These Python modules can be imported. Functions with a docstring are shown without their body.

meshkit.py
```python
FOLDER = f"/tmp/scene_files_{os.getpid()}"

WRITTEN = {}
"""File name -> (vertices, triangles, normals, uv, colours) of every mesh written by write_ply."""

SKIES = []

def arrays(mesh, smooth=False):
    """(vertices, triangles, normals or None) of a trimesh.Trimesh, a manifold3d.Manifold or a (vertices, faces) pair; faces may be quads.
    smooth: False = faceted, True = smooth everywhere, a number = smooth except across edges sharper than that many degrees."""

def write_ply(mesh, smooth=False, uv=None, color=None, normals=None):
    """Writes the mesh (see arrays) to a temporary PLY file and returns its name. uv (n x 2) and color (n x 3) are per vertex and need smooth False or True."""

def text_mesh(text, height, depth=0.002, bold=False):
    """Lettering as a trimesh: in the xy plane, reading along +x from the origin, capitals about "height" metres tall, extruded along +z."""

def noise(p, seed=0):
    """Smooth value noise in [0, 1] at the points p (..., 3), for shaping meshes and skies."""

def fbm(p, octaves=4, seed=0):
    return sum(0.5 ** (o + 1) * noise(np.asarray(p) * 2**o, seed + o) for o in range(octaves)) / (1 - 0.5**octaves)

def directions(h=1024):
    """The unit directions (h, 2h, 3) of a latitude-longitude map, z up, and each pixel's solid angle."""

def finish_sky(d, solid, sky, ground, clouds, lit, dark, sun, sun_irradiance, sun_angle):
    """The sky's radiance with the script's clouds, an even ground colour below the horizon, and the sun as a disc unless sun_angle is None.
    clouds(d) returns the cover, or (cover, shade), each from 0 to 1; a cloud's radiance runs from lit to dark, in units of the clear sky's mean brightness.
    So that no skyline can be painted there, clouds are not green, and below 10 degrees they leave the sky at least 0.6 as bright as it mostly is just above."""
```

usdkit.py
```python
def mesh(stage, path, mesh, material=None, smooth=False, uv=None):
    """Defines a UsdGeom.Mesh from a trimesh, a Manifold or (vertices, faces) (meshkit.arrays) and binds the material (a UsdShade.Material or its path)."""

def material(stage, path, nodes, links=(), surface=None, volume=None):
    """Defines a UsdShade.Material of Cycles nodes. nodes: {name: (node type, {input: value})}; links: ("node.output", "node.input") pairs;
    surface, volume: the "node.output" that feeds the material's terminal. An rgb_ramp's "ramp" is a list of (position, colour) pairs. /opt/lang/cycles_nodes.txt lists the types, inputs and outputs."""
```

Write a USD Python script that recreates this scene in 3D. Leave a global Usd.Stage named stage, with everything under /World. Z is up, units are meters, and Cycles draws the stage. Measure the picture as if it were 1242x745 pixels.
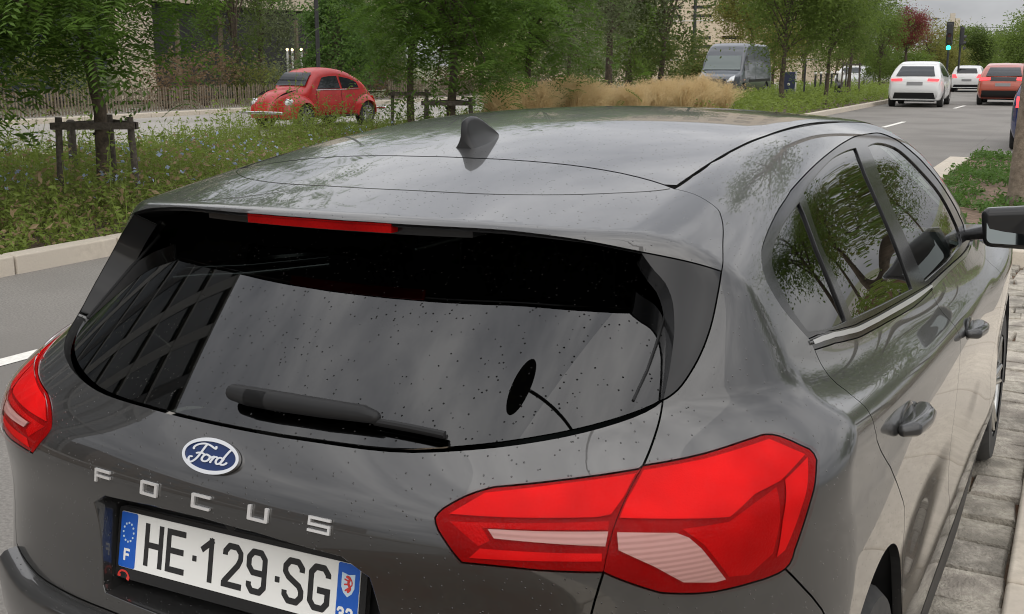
import math, json, random
import numpy as np, trimesh, shapely, manifold3d
import shapely.affinity as aff
from shapely.geometry import Polygon, LineString, Point, box as sbox
from scipy.interpolate import CubicSpline
from pxr import Usd, UsdGeom, UsdShade, UsdLux, Gf, Sdf, Vt
import usdkit, meshkit

stage = Usd.Stage.CreateInMemory()
UsdGeom.SetStageUpAxis(stage, UsdGeom.Tokens.z); UsdGeom.SetStageMetersPerUnit(stage, 1.0)
UsdGeom.Xform.Define(stage, '/World'); UsdGeom.Scope.Define(stage, '/World/Looks')
rng = np.random.default_rng(7)
EXPOSURE = 1.18
SKY_STR = 0.1
SKY_DARK = [2.7, 2.78, 3.0]
SKY_MID = [4.9, 4.9, 5.05]
SKY_LIT = [7.4, 7.3, 7.25]
SUN_INT = 0.12

# ---------------------------------------------------------------- camera
CW = np.array([0, 0, 1.62]); PITCH = -0.19747; YAW = -0.49819; FPX = 1269.07
FWD = np.array([math.sin(YAW)*math.cos(PITCH), math.cos(YAW)*math.cos(PITCH), math.sin(PITCH)])
RGT = np.array([math.cos(YAW), -math.sin(YAW), 0]); UPV = np.cross(RGT, FWD)
cam = UsdGeom.Camera.Define(stage, '/World/camera')
m = Gf.Matrix4d(*[float(v) for v in (*RGT, 0, *UPV, 0, *(-FWD), 0, *CW, 1)])
cam.AddTransformOp().Set(m)
cam.CreateFocalLengthAttr(FPX/1242*36); cam.CreateHorizontalApertureAttr(36.0); cam.CreateVerticalApertureAttr(36.0*614/1024)
cam.CreateVerticalApertureOffsetAttr(-41.58/1242*36); cam.CreateClippingRangeAttr(Gf.Vec2f(.05, 3000))
cam.CreateFStopAttr(0.0)
cam.CreateExposureAttr(EXPOSURE)

# ---------------------------------------------------------------- materials
def mat(name, nodes, links=(), surface='p.BSDF', volume=None):
    return usdkit.material(stage, '/World/Looks/'+name, nodes, links, surface=surface, volume=volume)
def plain(name, col, rough=.6, metal=0., **k):
    return mat(name, {'p': ('principled_bsdf', {'base_color': col, 'roughness': rough, 'metallic': metal, **k})})
def noisy(name, c0, c1, scale=8., rough=.8, bump=0., detail=6., scale2=None, c2=None, bscale=None, lo=.35, hi=.65, dist=.01):
    n = {'g': ('geometry', {}), 'n': ('noise_texture', {'scale': scale, 'detail': detail, 'roughness': .65}),
         'r': ('rgb_ramp', {'ramp': [(lo, c0), (hi, c1)]}), 'p': ('principled_bsdf', {'roughness': rough})}
    l = [('g.position', 'n.vector'), ('n.fac', 'r.fac')]
    out = 'r.color'
    if c2 is not None:
        n['n2'] = ('noise_texture', {'scale': scale2, 'detail': 3.}); n['r2'] = ('rgb_ramp', {'ramp': [(.45, (0, 0, 0)), (.65, (1, 1, 1))]})
        n['mx'] = ('mix_color', {'b': c2})
        l += [('g.position', 'n2.vector'), ('n2.fac', 'r2.fac'), ('r2.color', 'mx.fac'), ('r.color', 'mx.a')]; out = 'mx.result'
    l.append((out, 'p.base_color'))
    if bump:
        n['nb'] = ('noise_texture', {'scale': bscale or scale*3, 'detail': 4.}); n['b'] = ('bump', {'strength': bump, 'distance': dist})
        l += [('g.position', 'nb.vector'), ('nb.fac', 'b.height'), ('b.normal', 'p.normal')]
    return mat(name, n, l)

# ---------------------------------------------------------------- sky and sun (overcast)
SUN_EL, SUN_AZ = math.radians(42), math.radians(135)   # azimuth from +y towards +x
sky = UsdLux.DomeLight.Define(stage, '/World/sky')
sky.GetPrim().SetCustomDataByKey('kind', 'structure')
skym = mat('overcast_sky', {
    't': ('sky_texture', {'sky_type': 'single_scattering', 'sun_disc': False, 'sun_elevation': SUN_EL, 'sun_rotation': SUN_AZ, 'altitude': 100., 'aerosol_density': 2.}),
    'tc': ('texture_coordinate', {}), 'mp': ('mapping', {'scale': (1., 1., 2.6)}),
    'n': ('noise_texture', {'scale': 3.2, 'detail': 7., 'roughness': .55, 'distortion': .35}),
    'r': ('rgb_ramp', {'ramp': [(.30, SKY_DARK), (.50, SKY_MID), (.68, SKY_LIT)]}),
    'sx': ('separate_xyz', {}), 'g': ('map_range', {'from_min': 0., 'from_max': 1., 'to_min': .46, 'to_max': 1.5, 'clamp': True}), 'vm': ('vector_math', {'math_type': 'scale'}),
    'mx': ('mix_color', {'fac': .94, 'use_clamp': False}),
    'b': ('background_shader', {'strength': SKY_STR})},
    [('tc.generated', 'mp.vector'), ('mp.vector', 'n.vector'), ('n.fac', 'r.fac'), ('tc.generated', 'sx.vector'), ('sx.z', 'g.value'), ('r.color', 'vm.vector1'), ('g.result', 'vm.scale'), ('t.color', 'mx.a'), ('vm.vector', 'mx.b'), ('mx.result', 'b.color')],
    surface='b.background')
UsdShade.MaterialBindingAPI.Apply(sky.GetPrim()).Bind(skym)
sun = UsdLux.DistantLight.Define(stage, '/World/sun')
sun.CreateIntensityAttr(SUN_INT); sun.CreateAngleAttr(90.0); sun.CreateNormalizeAttr(True); sun.CreateColorAttr(Gf.Vec3f(1, .95, .88))
_s = np.array([math.sin(SUN_AZ)*math.cos(SUN_EL), math.cos(SUN_AZ)*math.cos(SUN_EL), math.sin(SUN_EL)])
_x = np.cross([0, 0, 1.], _s); _x /= np.linalg.norm(_x); _y = np.cross(_s, _x)
sun.AddTransformOp().Set(Gf.Matrix4d(*[float(v) for v in (*_x, 0, *_y, 0, *_s, 0, 0, 0, 50, 1)]))

# ---------------------------------------------------------------- scene helpers
USED = {}
def path_for(parent, name):
    k = (parent, name); n = USED.get(k, 0); USED[k] = n+1
    return f'{parent}/{name}' + (f'_{n:03d}' if n else '')
def tag(prim, label=None, cat=None, group=None, kind=None):
    for k, v in (('label', label), ('category', cat), ('group', group), ('kind', kind)):
        if v: prim.SetCustomDataByKey(k, v)
    return prim
def thing(name, label=None, cat=None, loc=(0, 0, 0), rz=0., group=None, kind=None, matrix=None):
    p = path_for('/World', name); x = UsdGeom.Xform.Define(stage, p)
    if matrix is not None: x.AddTransformOp().Set(matrix)
    else:
        x.AddTranslateOp().Set(Gf.Vec3d(*map(float, loc)))
        if rz: x.AddRotateZOp().Set(float(rz))
    tag(x.GetPrim(), label, cat, group, kind); return p
def copy_of(src, name, label, cat, loc, rz=0., group=None, scale=None):
    p = path_for('/World', name); x = UsdGeom.Xform.Define(stage, p)
    x.AddTranslateOp().Set(Gf.Vec3d(*map(float, loc)))
    x.AddRotateZOp().Set(float(rz))
    if scale: x.AddScaleOp().Set(Gf.Vec3f(scale, scale, scale))
    x.GetPrim().GetReferences().AddInternalReference(src); x.GetPrim().SetInstanceable(True)
    tag(x.GetPrim(), label, cat, group); return p
def obj(parent, name, mesh, material, smooth=30, label=None, kind=None, cat=None, group=None):
    p = path_for(parent, name); usdkit.mesh(stage, p, mesh, material, smooth=smooth)
    tag(stage.GetPrimAtPath(p), label, cat, group, kind); return p
def rawmesh(parent, name, v, f, n, material, label=None):
    p = path_for(parent, name); g = UsdGeom.Mesh.Define(stage, p)
    g.CreatePointsAttr(Vt.Vec3fArray.FromNumpy(np.asarray(v, np.float32))); f = np.asarray(f, np.int32)
    g.CreateFaceVertexCountsAttr(Vt.IntArray.FromNumpy(np.full(len(f), 3, np.int32))); g.CreateFaceVertexIndicesAttr(Vt.IntArray.FromNumpy(f.ravel()))
    g.CreateSubdivisionSchemeAttr('none')
    if n is not None:
        g.CreateNormalsAttr(Vt.Vec3fArray.FromNumpy(np.asarray(n, np.float32))); g.SetNormalsInterpolation('vertex')
    UsdShade.MaterialBindingAPI.Apply(g.GetPrim()).Bind(material); tag(g.GetPrim(), label); return p
def bx(x0, x1, y0, y1, z0, z1):
    b = trimesh.creation.box((x1-x0, y1-y0, z1-z0)); b.apply_translation(((x0+x1)/2, (y0+y1)/2, (z0+z1)/2)); return b
def rbx(x0, x1, y0, y1, z0, z1, r=.01):
    c = manifold3d.Manifold.sphere(r, 12); pts = [(x, y, z) for x in (x0+r, x1-r) for y in (y0+r, y1-r) for z in (z0+r, z1-r)]
    return man(manifold3d.Manifold.batch_hull([c.translate(p) for p in pts]))
def man(a):
    mm = a.to_mesh(); return trimesh.Trimesh(np.array(mm.vert_properties[:, :3]), np.array(mm.tri_verts), process=False)
def hull(balls):
    return man(manifold3d.Manifold.batch_hull([manifold3d.Manifold.sphere(b[3], 16).translate(tuple(map(float, b[:3]))) for b in balls]))
def cat(L): return trimesh.util.concatenate(L)
def tube(P, r, n=8):
    P = np.asarray(P, float); r = np.broadcast_to(r, (len(P),)); T = np.gradient(P, axis=0) if len(P) > 1 else P
    T /= np.linalg.norm(T, axis=1, keepdims=True)+1e-12; a = np.cross(T, np.where(np.abs(T[:, 2:]) < .9, [0, 0, 1.], [1., 0, 0])); a /= np.linalg.norm(a, axis=1, keepdims=True)
    b = np.cross(T, a); an = np.arange(n)*2*np.pi/n
    v = P[:, None]+r[:, None, None]*(np.cos(an)[None, :, None]*a[:, None]+np.sin(an)[None, :, None]*b[:, None])
    i, j = np.meshgrid(np.arange(len(P)-1), np.arange(n), indexing='ij'); j2 = (j+1) % n
    q = np.stack([i*n+j, (i+1)*n+j, (i+1)*n+j2, i*n+j2], -1).reshape(-1, 4)
    f = np.vstack([q[:, [0, 2, 1]], q[:, [0, 3, 2]]]); V = v.reshape(-1, 3); c0, c1 = len(V), len(V)+1; V = np.vstack([V, P[:1], P[-1:]])
    k = np.arange(n); k2 = (k+1) % n; o = (len(P)-1)*n
    f = np.vstack([f, np.stack([np.full(n, c0), k, k2], 1), np.stack([np.full(n, c1), o+k2, o+k], 1)])
    return trimesh.Trimesh(V, f[:, ::-1], process=False)
def extr(poly, h):
    return cat([trimesh.creation.extrude_polygon(g, h, engine='earcut') for g in getattr(poly, 'geoms', [poly]) if g.area > 0])
def revolve(prof, n=40):
    return trimesh.creation.revolve(np.asarray(prof, float), sections=n)
# ---------------------------------------------------------------- the parked hatchback: one smooth body surface, cut into panels
TH = np.array([1.2908, 1.37, 1.4263, 1.481, 1.5098, 1.4899, 1.4489, 1.3597, 0.6789, 0.7642, 0.8042, 0.7973, 0.799, 0.7795, 0.7009, 0.1, 0.035, 0.012, 0.0182, 0.0294, 0.0341, 0.0293, 0.058, 0.0895, 0.1602, 0.2449, 0.3271, 0.41, 0.83, 0.888, 0.9001, 0.9047, 0.9074, 0.908, 0.9049, 0.84, -0.07, -0.04, -0.006, -0.01, -0.0039, 0.005, 0.0, -0.012, 1.07, 1.0651, 1.0344, 0.9932, 0.9397, 0.9, 0.88, 0.0948, 0.0535, 0.3962, 0.1352, 0.08, 1.0, 0.3035, 0.8644, 0.1363, 0.6545, 0.5991])
ED = {k: (np.array(v) if isinstance(v, list) else v) for k, v in json.loads('''{"A1":[[-0.5207,0.9148],[-0.5094,0.9045],[-0.4996,0.894],[-0.4921,0.8835],[-0.4874,0.8727],[-0.4846,0.8616],[-0.4825,0.8503],[-0.4813,0.8393],[-0.4823,0.8294],[-0.4882,0.8202],[-0.4966,0.8113],[-0.5046,0.8025],[-0.513,0.7938],[-0.5221,0.7852],[-0.5316,0.7766],[-0.5408,0.7683],[-0.55,0.7603],[-0.5593,0.7522],[-0.569,0.7434],[-0.579,0.7336],[-0.5892,0.7229],[-0.5998,0.7114],[-0.6106,0.6991],[-0.6216,0.6861]],"A2":[[-0.6216,0.6861],[-0.6257,0.6799],[-0.6304,0.673],[-0.6355,0.6653],[-0.641,0.657],[-0.6473,0.6475],[-0.6542,0.6368],[-0.6615,0.6257],[-0.6691,0.6145],[-0.6768,0.604],[-0.6845,0.5943],[-0.6924,0.5848],[-0.7006,0.5756],[-0.709,0.5666],[-0.7175,0.5581],[-0.7263,0.55],[-0.7357,0.5416],[-0.7455,0.5333],[-0.7551,0.5258],[-0.7643,0.5196],[-0.7725,0.5153],[-0.78,0.5118],[-0.787,0.5091],[-0.7934,0.5075]],"A3":[[-0.7934,0.5075],[-0.7967,0.499],[-0.8011,0.4898],[-0.8064,0.48],[-0.8132,0.4693],[-0.821,0.4583],[-0.8287,0.4479],[-0.8364,0.4379],[-0.8444,0.4282],[-0.8526,0.4188]],"A4":[[-0.8526,0.4188],[-0.8657,0.4062],[-0.8776,0.3936],[-0.8881,0.3809],[-0.8975,0.3682],[-0.906,0.3555],[-0.9129,0.342],[-0.9186,0.3273],[-0.9234,0.3115],[-0.9271,0.2948]],"A5":[[-0.9271,0.2948],[-0.9327,0.2772],[-0.938,0.2573],[-0.9429,0.2351],[-0.9471,0.2079],[-0.9511,0.1782],[-0.9555,0.1508],[-0.9611,0.1296],[-0.9683,0.112],[-0.9766,0.0977]],"gap":[[-0.9766,0.0977],[-1.0079,0.0929],[-1.0379,0.0888],[-1.0662,0.0854],[-1.0926,0.0823],[-1.122,0.0815],[-1.155,0.082],[-1.1906,0.0828],[-1.2283,0.084],[-1.268,0.0861],[-1.3105,0.0883],[-1.356,0.0898],[-1.4049,0.0909],[-1.4571,0.0918],[-1.5124,0.0925],[-1.5708,0.0928]],"B":[[-1.5708,0.4579],[-1.5289,0.4577],[-1.4871,0.4572],[-1.4453,0.4564],[-1.4035,0.4556],[-1.3613,0.4543],[-1.3181,0.4522],[-1.2754,0.4499],[-1.2345,0.4483],[-1.197,0.448],[-1.1629,0.4491],[-1.1303,0.4509],[-1.0972,0.4529],[-1.0624,0.4554],[-1.0271,0.4587],[-0.9926,0.4624],[-0.9602,0.4665],[-0.9291,0.4712],[-0.8997,0.4764],[-0.8729,0.4817],[-0.8483,0.4873],[-0.8266,0.4933],[-0.8085,0.5],[-0.7934,0.5075]],"lampin":[[-0.8592,0.4149],[-0.9072,0.4115],[-0.952,0.4085],[-0.9932,0.4057],[-1.0312,0.4032],[-1.0659,0.4009],[-1.0805,0.3977],[-1.0939,0.3939],[-1.106,0.3896],[-1.117,0.3847],[-1.1274,0.3793],[-1.1383,0.373],[-1.1458,0.3667],[-1.1495,0.3609],[-1.148,0.3539],[-1.144,0.3458],[-1.1371,0.337],[-1.1301,0.3282],[-1.1228,0.3194],[-1.1163,0.3124],[-1.1105,0.3068],[-1.0753,0.305],[-1.0423,0.3027],[-1.0107,0.2998],[-0.972,0.2973],[-0.9271,0.2948]],"lampout":[[-0.8526,0.4188],[-0.8169,0.4207],[-0.7827,0.4231],[-0.75,0.426],[-0.7183,0.4298],[-0.689,0.4336],[-0.6631,0.4365],[-0.6401,0.4389],[-0.6302,0.4386],[-0.6192,0.4369],[-0.6068,0.4327],[-0.5906,0.424],[-0.5751,0.4136],[-0.5637,0.4066],[-0.5603,0.3995],[-0.5615,0.3909],[-0.5685,0.3836],[-0.5802,0.3688],[-0.5911,0.354],[-0.6013,0.3394],[-0.6107,0.3247],[-0.6194,0.3102],[-0.6274,0.2957],[-0.6347,0.2812],[-0.6377,0.2706],[-0.6429,0.2631],[-0.6512,0.258],[-0.6624,0.2549],[-0.6753,0.2535],[-0.6905,0.2524],[-0.7079,0.2521],[-0.7333,0.2514],[-0.7552,0.2513],[-0.7734,0.2514],[-0.7877,0.2525],[-0.8054,0.2543],[-0.8267,0.2575],[-0.8511,0.2618],[-0.8698,0.2691],[-0.8868,0.2761],[-0.9019,0.2827],[-0.9154,0.2889],[-0.9271,0.2948]],"ilb":26,"M":[[-0.6512,0.258],[-0.6346,0.2437],[-0.6149,0.2253],[-0.5898,0.2016],[-0.5647,0.1742],[-0.5451,0.1451],[-0.5282,0.1132],[-0.5143,0.0785]],"arch":[[-0.5561,-0.2626],[-0.5565,-0.2327],[-0.555,-0.2026],[-0.5516,-0.1726],[-0.5462,-0.1429],[-0.5389,-0.1136],[-0.5296,-0.0848],[-0.5184,-0.0569],[-0.5052,-0.0299],[-0.4902,-0.0041],[-0.4733,0.0202],[-0.4545,0.043],[-0.434,0.064],[-0.4118,0.083],[-0.3879,0.0998],[-0.3626,0.1142],[-0.336,0.126],[-0.3082,0.135],[-0.2794,0.1412],[-0.2499,0.1443],[-0.2199,0.1443],[-0.1897,0.1411],[-0.1595,0.1347],[-0.1297,0.125],[-0.1005,0.1122],[-0.0723,0.0963],[-0.0452,0.0774],[-0.0195,0.0556],[0.0041,0.0313],[0.0241,0.0046],[0.0423,-0.0243],[0.0585,-0.055],[0.0727,-0.0873],[0.0847,-0.1208],[0.0944,-0.1553],[0.1019,-0.1904],[0.1069,-0.2256],[0.1096,-0.2607],[0.1098,-0.2953],[0.1076,-0.329]],"ka":11,"I":[[-0.3588,0.5566],[-0.3522,0.5304],[-0.3434,0.5076],[-0.3313,0.4889],[-0.3158,0.4732],[-0.3101,0.4559],[-0.3078,0.4373],[-0.3108,0.4179],[-0.3162,0.3977],[-0.3077,0.3774],[-0.2816,0.3568],[-0.2506,0.3353],[-0.2203,0.3121],[-0.185,0.2874],[-0.148,0.2621],[-0.1129,0.2367],[-0.0802,0.2124],[-0.047,0.1887],[-0.0177,0.1641],[0.003,0.1368],[0.016,0.105],[0.026,0.0701],[0.036,0.0342],[0.0483,-0.0011],[0.0617,-0.0367],[0.0757,-0.0727],[0.0898,-0.109],[0.1034,-0.1473],[0.1168,-0.1869],[0.1313,-0.2242],[0.1484,-0.2554],[0.1692,-0.2821],[0.1933,-0.3056],[0.22,-0.3251]],"J":[[0.8252,0.4729],[0.8109,0.4344],[0.8014,0.395],[0.8,0.3546],[0.8,0.313],[0.8,0.2712],[0.7985,0.2307],[0.7958,0.1901],[0.7951,0.1465],[0.7962,0.0988],[0.7984,0.05],[0.8019,0.0028],[0.8107,-0.0434],[0.8233,-0.0888],[0.8379,-0.1337],[0.8576,-0.179],[0.8798,-0.2218],[0.9021,-0.2598],[0.9254,-0.2942],[0.95,-0.3251]],"beltlow":[[-0.3588,0.5566],[-0.3006,0.5575],[-0.2225,0.5574],[-0.1156,0.55],[0.0123,0.5365],[0.1437,0.5227],[0.2775,0.5095],[0.4201,0.4946],[0.5543,0.4823],[0.6633,0.4766],[0.7524,0.474],[0.8252,0.4729]],"belttop":[[-0.368,0.5763],[-0.3079,0.5808],[-0.2256,0.5813],[-0.1078,0.5742],[0.0367,0.5603],[0.1834,0.5454],[0.3142,0.5337],[0.4421,0.5227],[0.5621,0.5124],[0.6663,0.5036],[0.757,0.4961],[0.8354,0.4897]],"G":[[-0.368,0.5763],[-0.3922,0.591],[-0.4143,0.6056],[-0.4345,0.6195],[-0.4524,0.6337],[-0.4678,0.6525],[-0.4791,0.6747],[-0.4744,0.6958],[-0.4568,0.7161],[-0.4368,0.7332],[-0.411,0.748],[-0.3798,0.7629],[-0.3403,0.7795],[-0.2927,0.7966],[-0.2403,0.813],[-0.1864,0.8269],[-0.1317,0.838],[-0.0734,0.8478],[-0.0128,0.8567],[0.0489,0.8649],[0.1105,0.8726],[0.1718,0.88],[0.2346,0.8871],[0.2977,0.8937],[0.3601,0.8999],[0.4206,0.9055],[0.4782,0.9105],[0.5339,0.9152],[0.588,0.9194],[0.6408,0.9232],[0.6926,0.9264],[0.7422,0.9293],[0.7898,0.9321],[0.8376,0.9343],[0.8878,0.9353],[0.9431,0.9353],[1.003,0.935],[1.0642,0.9345],[1.1232,0.9337],[1.1767,0.9328],[1.2264,0.9279],[1.2741,0.917],[1.3162,0.903],[1.3491,0.8888],[1.3725,0.8717],[1.394,0.8531],[1.42,0.8365],[1.4485,0.8208],[1.4806,0.8032],[1.5191,0.7817],[1.5642,0.7572],[1.6115,0.73],[1.6568,0.7007],[1.6994,0.6685],[1.7474,0.6303],[1.7925,0.5896],[1.8247,0.5507],[1.8344,0.5179],[1.8349,0.4904],[1.8351,0.4664]],"beltF":[[1.8351,0.4664],[1.7302,0.4634],[1.6042,0.463],[1.4447,0.4675],[1.2683,0.4756],[1.1097,0.4817],[0.9673,0.4861],[0.8354,0.4897]],"beltFlow":[[0.8252,0.4729],[0.9497,0.4714],[1.0845,0.4683],[1.2297,0.4639],[1.3857,0.457],[1.5523,0.4481]],"gq":[[-0.0692,0.5832],[-0.0678,0.6347],[-0.0642,0.6851],[-0.0555,0.7344],[-0.0307,0.7826],[0.0042,0.8298],[-0.0349,0.8261],[-0.073,0.8214],[-0.1101,0.8159],[-0.1462,0.8096],[-0.1812,0.8029],[-0.2161,0.795],[-0.2511,0.7855],[-0.2845,0.7751],[-0.3146,0.7644],[-0.34,0.7542],[-0.362,0.7444],[-0.3811,0.7343],[-0.3968,0.7232],[-0.4121,0.7112],[-0.4201,0.6975],[-0.4184,0.6806],[-0.4136,0.6611],[-0.4069,0.6424],[-0.3943,0.6244],[-0.3758,0.6066],[-0.3532,0.589],[-0.0692,0.5832]],"gr":[[-0.0119,0.5793],[-0.0128,0.6341],[-0.013,0.6878],[-0.0067,0.7405],[0.0233,0.7924],[0.0673,0.8432],[0.112,0.8511],[0.1614,0.8588],[0.2151,0.8662],[0.2753,0.8738],[0.3454,0.8821],[0.4186,0.89],[0.4878,0.896],[0.546,0.8991],[0.5964,0.901],[0.6417,0.9023],[0.6822,0.9026],[0.7182,0.9024],[0.7497,0.9016],[0.7064,0.8708],[0.6765,0.8291],[0.6592,0.7715],[0.647,0.7015],[0.6407,0.6366],[0.6369,0.5763],[0.6353,0.518],[0.2837,0.5496],[-0.0119,0.5793]],"gf":[[0.8014,0.5054],[0.7816,0.5693],[0.7726,0.6306],[0.7703,0.689],[0.7734,0.7445],[0.7965,0.7976],[0.8368,0.8482],[0.8883,0.8961],[0.9315,0.8985],[0.9722,0.8995],[1.0102,0.8997],[1.0438,0.8981],[1.0777,0.8949],[1.119,0.89],[1.166,0.8812],[1.2112,0.8701],[1.2484,0.8562],[1.2808,0.8371],[1.3127,0.8175],[1.3442,0.8003],[1.3764,0.7826],[1.4147,0.761],[1.4638,0.7345],[1.5158,0.7044],[1.5609,0.6718],[1.5943,0.6355],[1.6255,0.5915],[1.6466,0.5509],[1.6477,0.5239],[1.6225,0.504],[1.5767,0.4912],[1.1924,0.4932],[0.8014,0.5054]],"fin_in":[[-0.7786,0.7307],[-0.7724,0.7194],[-0.7659,0.7085],[-0.7591,0.6979],[-0.7508,0.688],[-0.7439,0.6781],[-0.7407,0.6681],[-0.7386,0.6578],[-0.7385,0.6466],[-0.7405,0.634],[-0.7437,0.6209],[-0.7473,0.6078],[-0.7524,0.5946],[-0.7582,0.5813],[-0.7641,0.5676],[-0.7706,0.5535],[-0.7772,0.5399],[-0.783,0.528],[-0.7884,0.5172],[-0.7934,0.5075]],"lip":[[-1.5708,0.8443],[-1.5285,0.8439],[-1.4864,0.8429],[-1.4444,0.8415],[-1.4027,0.8399],[-1.3621,0.8373],[-1.3209,0.834],[-1.2775,0.8302],[-1.2291,0.8256],[-1.1772,0.8198],[-1.1252,0.8133],[-1.0771,0.8063],[-1.034,0.7985],[-0.9935,0.7895],[-0.9562,0.7804],[-0.9233,0.7722],[-0.8948,0.7646],[-0.8664,0.7568],[-0.8352,0.7476],[-0.8031,0.7379],[-0.7721,0.7288],[-0.7427,0.7207],[-0.7136,0.7126],[-0.6835,0.7041],[-0.6528,0.6953],[-0.6216,0.6861]],"roofseam":[[-1.5708,1.278],[-1.4851,1.2763],[-1.402,1.2727],[-1.3215,1.2675],[-1.2437,1.2614],[-1.1686,1.2547],[-1.0962,1.2455],[-1.0264,1.2337],[-0.9588,1.2197],[-0.893,1.204],[-0.8267,1.1842],[-0.7623,1.1603],[-0.704,1.1336],[-0.6546,1.1044],[-0.6089,1.0691],[-0.5715,1.032],[-0.5479,0.998],[-0.5319,0.966],[-0.524,0.9382],[-0.5207,0.9148]]}''').items()}
KN = {'zr': [-0.2, 0.35, 0.7, 1.1, 1.6, 2.1, 2.6, 3.1], 'wb': [-0.2, 0.3, 0.8, 1.4, 2.0, 2.8, 3.6], 'rl': [0.1, 0.35, 0.5, 0.65, 0.75, 0.85, 0.945, 1.007, 1.055, 1.15, 1.25, 1.36, 1.47], 'wa': [-0.2, 0.3, 0.6, 0.9, 1.5, 2.5, 3.5, 4.2], 'wz': [0.1, 0.2, 0.35, 0.5, 0.65, 0.8, 0.95, 1.1], 'cz': [-0.2, 0.3, 0.6, 1.1, 1.9, 2.8, 3.6], 'sc': [0, 1, 2, 3, 4, 5, 6, 7, 8, 9, 10]}
def _unpack():
    o = 0; d = {}
    for k, kn in KN.items():
        a = TH[o:o+len(kn)]; o += len(kn); d[k] = CubicSpline(kn, a, bc_type='natural') if k != 'sc' else a
    return d
FD = _unpack()
def smax(a, b, k):
    h = np.maximum(k-np.abs(a-b), 0)/k; return np.maximum(a, b)+h*h*k*.25
def smin(a,b,k): return -smax(-a,-b,k)
def F(X,d):
    x=np.abs(X[...,0]);y=X[...,1];z=X[...,2];s=d['sc']
    x=np.sqrt(x*x+1e-4)-.0
    yc=np.clip(y,-.2,4.3)
    zr=d['zr'](np.clip(y,-.2,3.1))
    T=z-(zr-s[0]*x**2-s[1]*x**4)
    Z=np.clip(z,.9,1.6)-1.1
    U=(x-(d['wb'](np.clip(y,-.2,3.6))-s[2]*Z-s[3]*Z*np.abs(Z)*3))/1.15
    Wd=(z-(1.43-.52*(y-2.62)) - 0+ .14*x**2)/1.13  # windshield
    up=smax(smax(T,U,.10),Wd,.08)
    wl=d['wa'](yc)+d['wz'](np.clip(z,.1,1.1))
    Wl=x-wl
    g=np.clip((z-.98)/.14,0,1);g=g*g*(3-2*g)
    c2=s[8]+(s[6]-s[8])*g;c6=s[9]+(s[7]-s[9])*g
    R=((d['rl'](np.clip(z,.1,1.47))+c2*x**2+c6*x**6)-y)/(1.1+.35*g)
    D=(z-(d['cz'](np.clip(y,-.2,3.6))+s[10]*(.89-x)))/1.25
    H=z-(1.03-.10*(y-3.1)-.06*x**2-.12*np.maximum(y-3.9,0)**2*4)   # bonnet
    Fr=(y-(4.36-.30*x**2-.1*x**6-.25*(z-.6)**2*2))
    lo=smax(Wl,smax(D,H,.05),.03);lo=smax(lo,Fr,.2);lo=smax(lo,.17-z,.05)
    kk=np.clip((1.345-z)/.2,0,1);kk=.012+.030*kk*kk*(3-2*kk)
    return smax(smin(up,lo,.03),R,kk)

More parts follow.
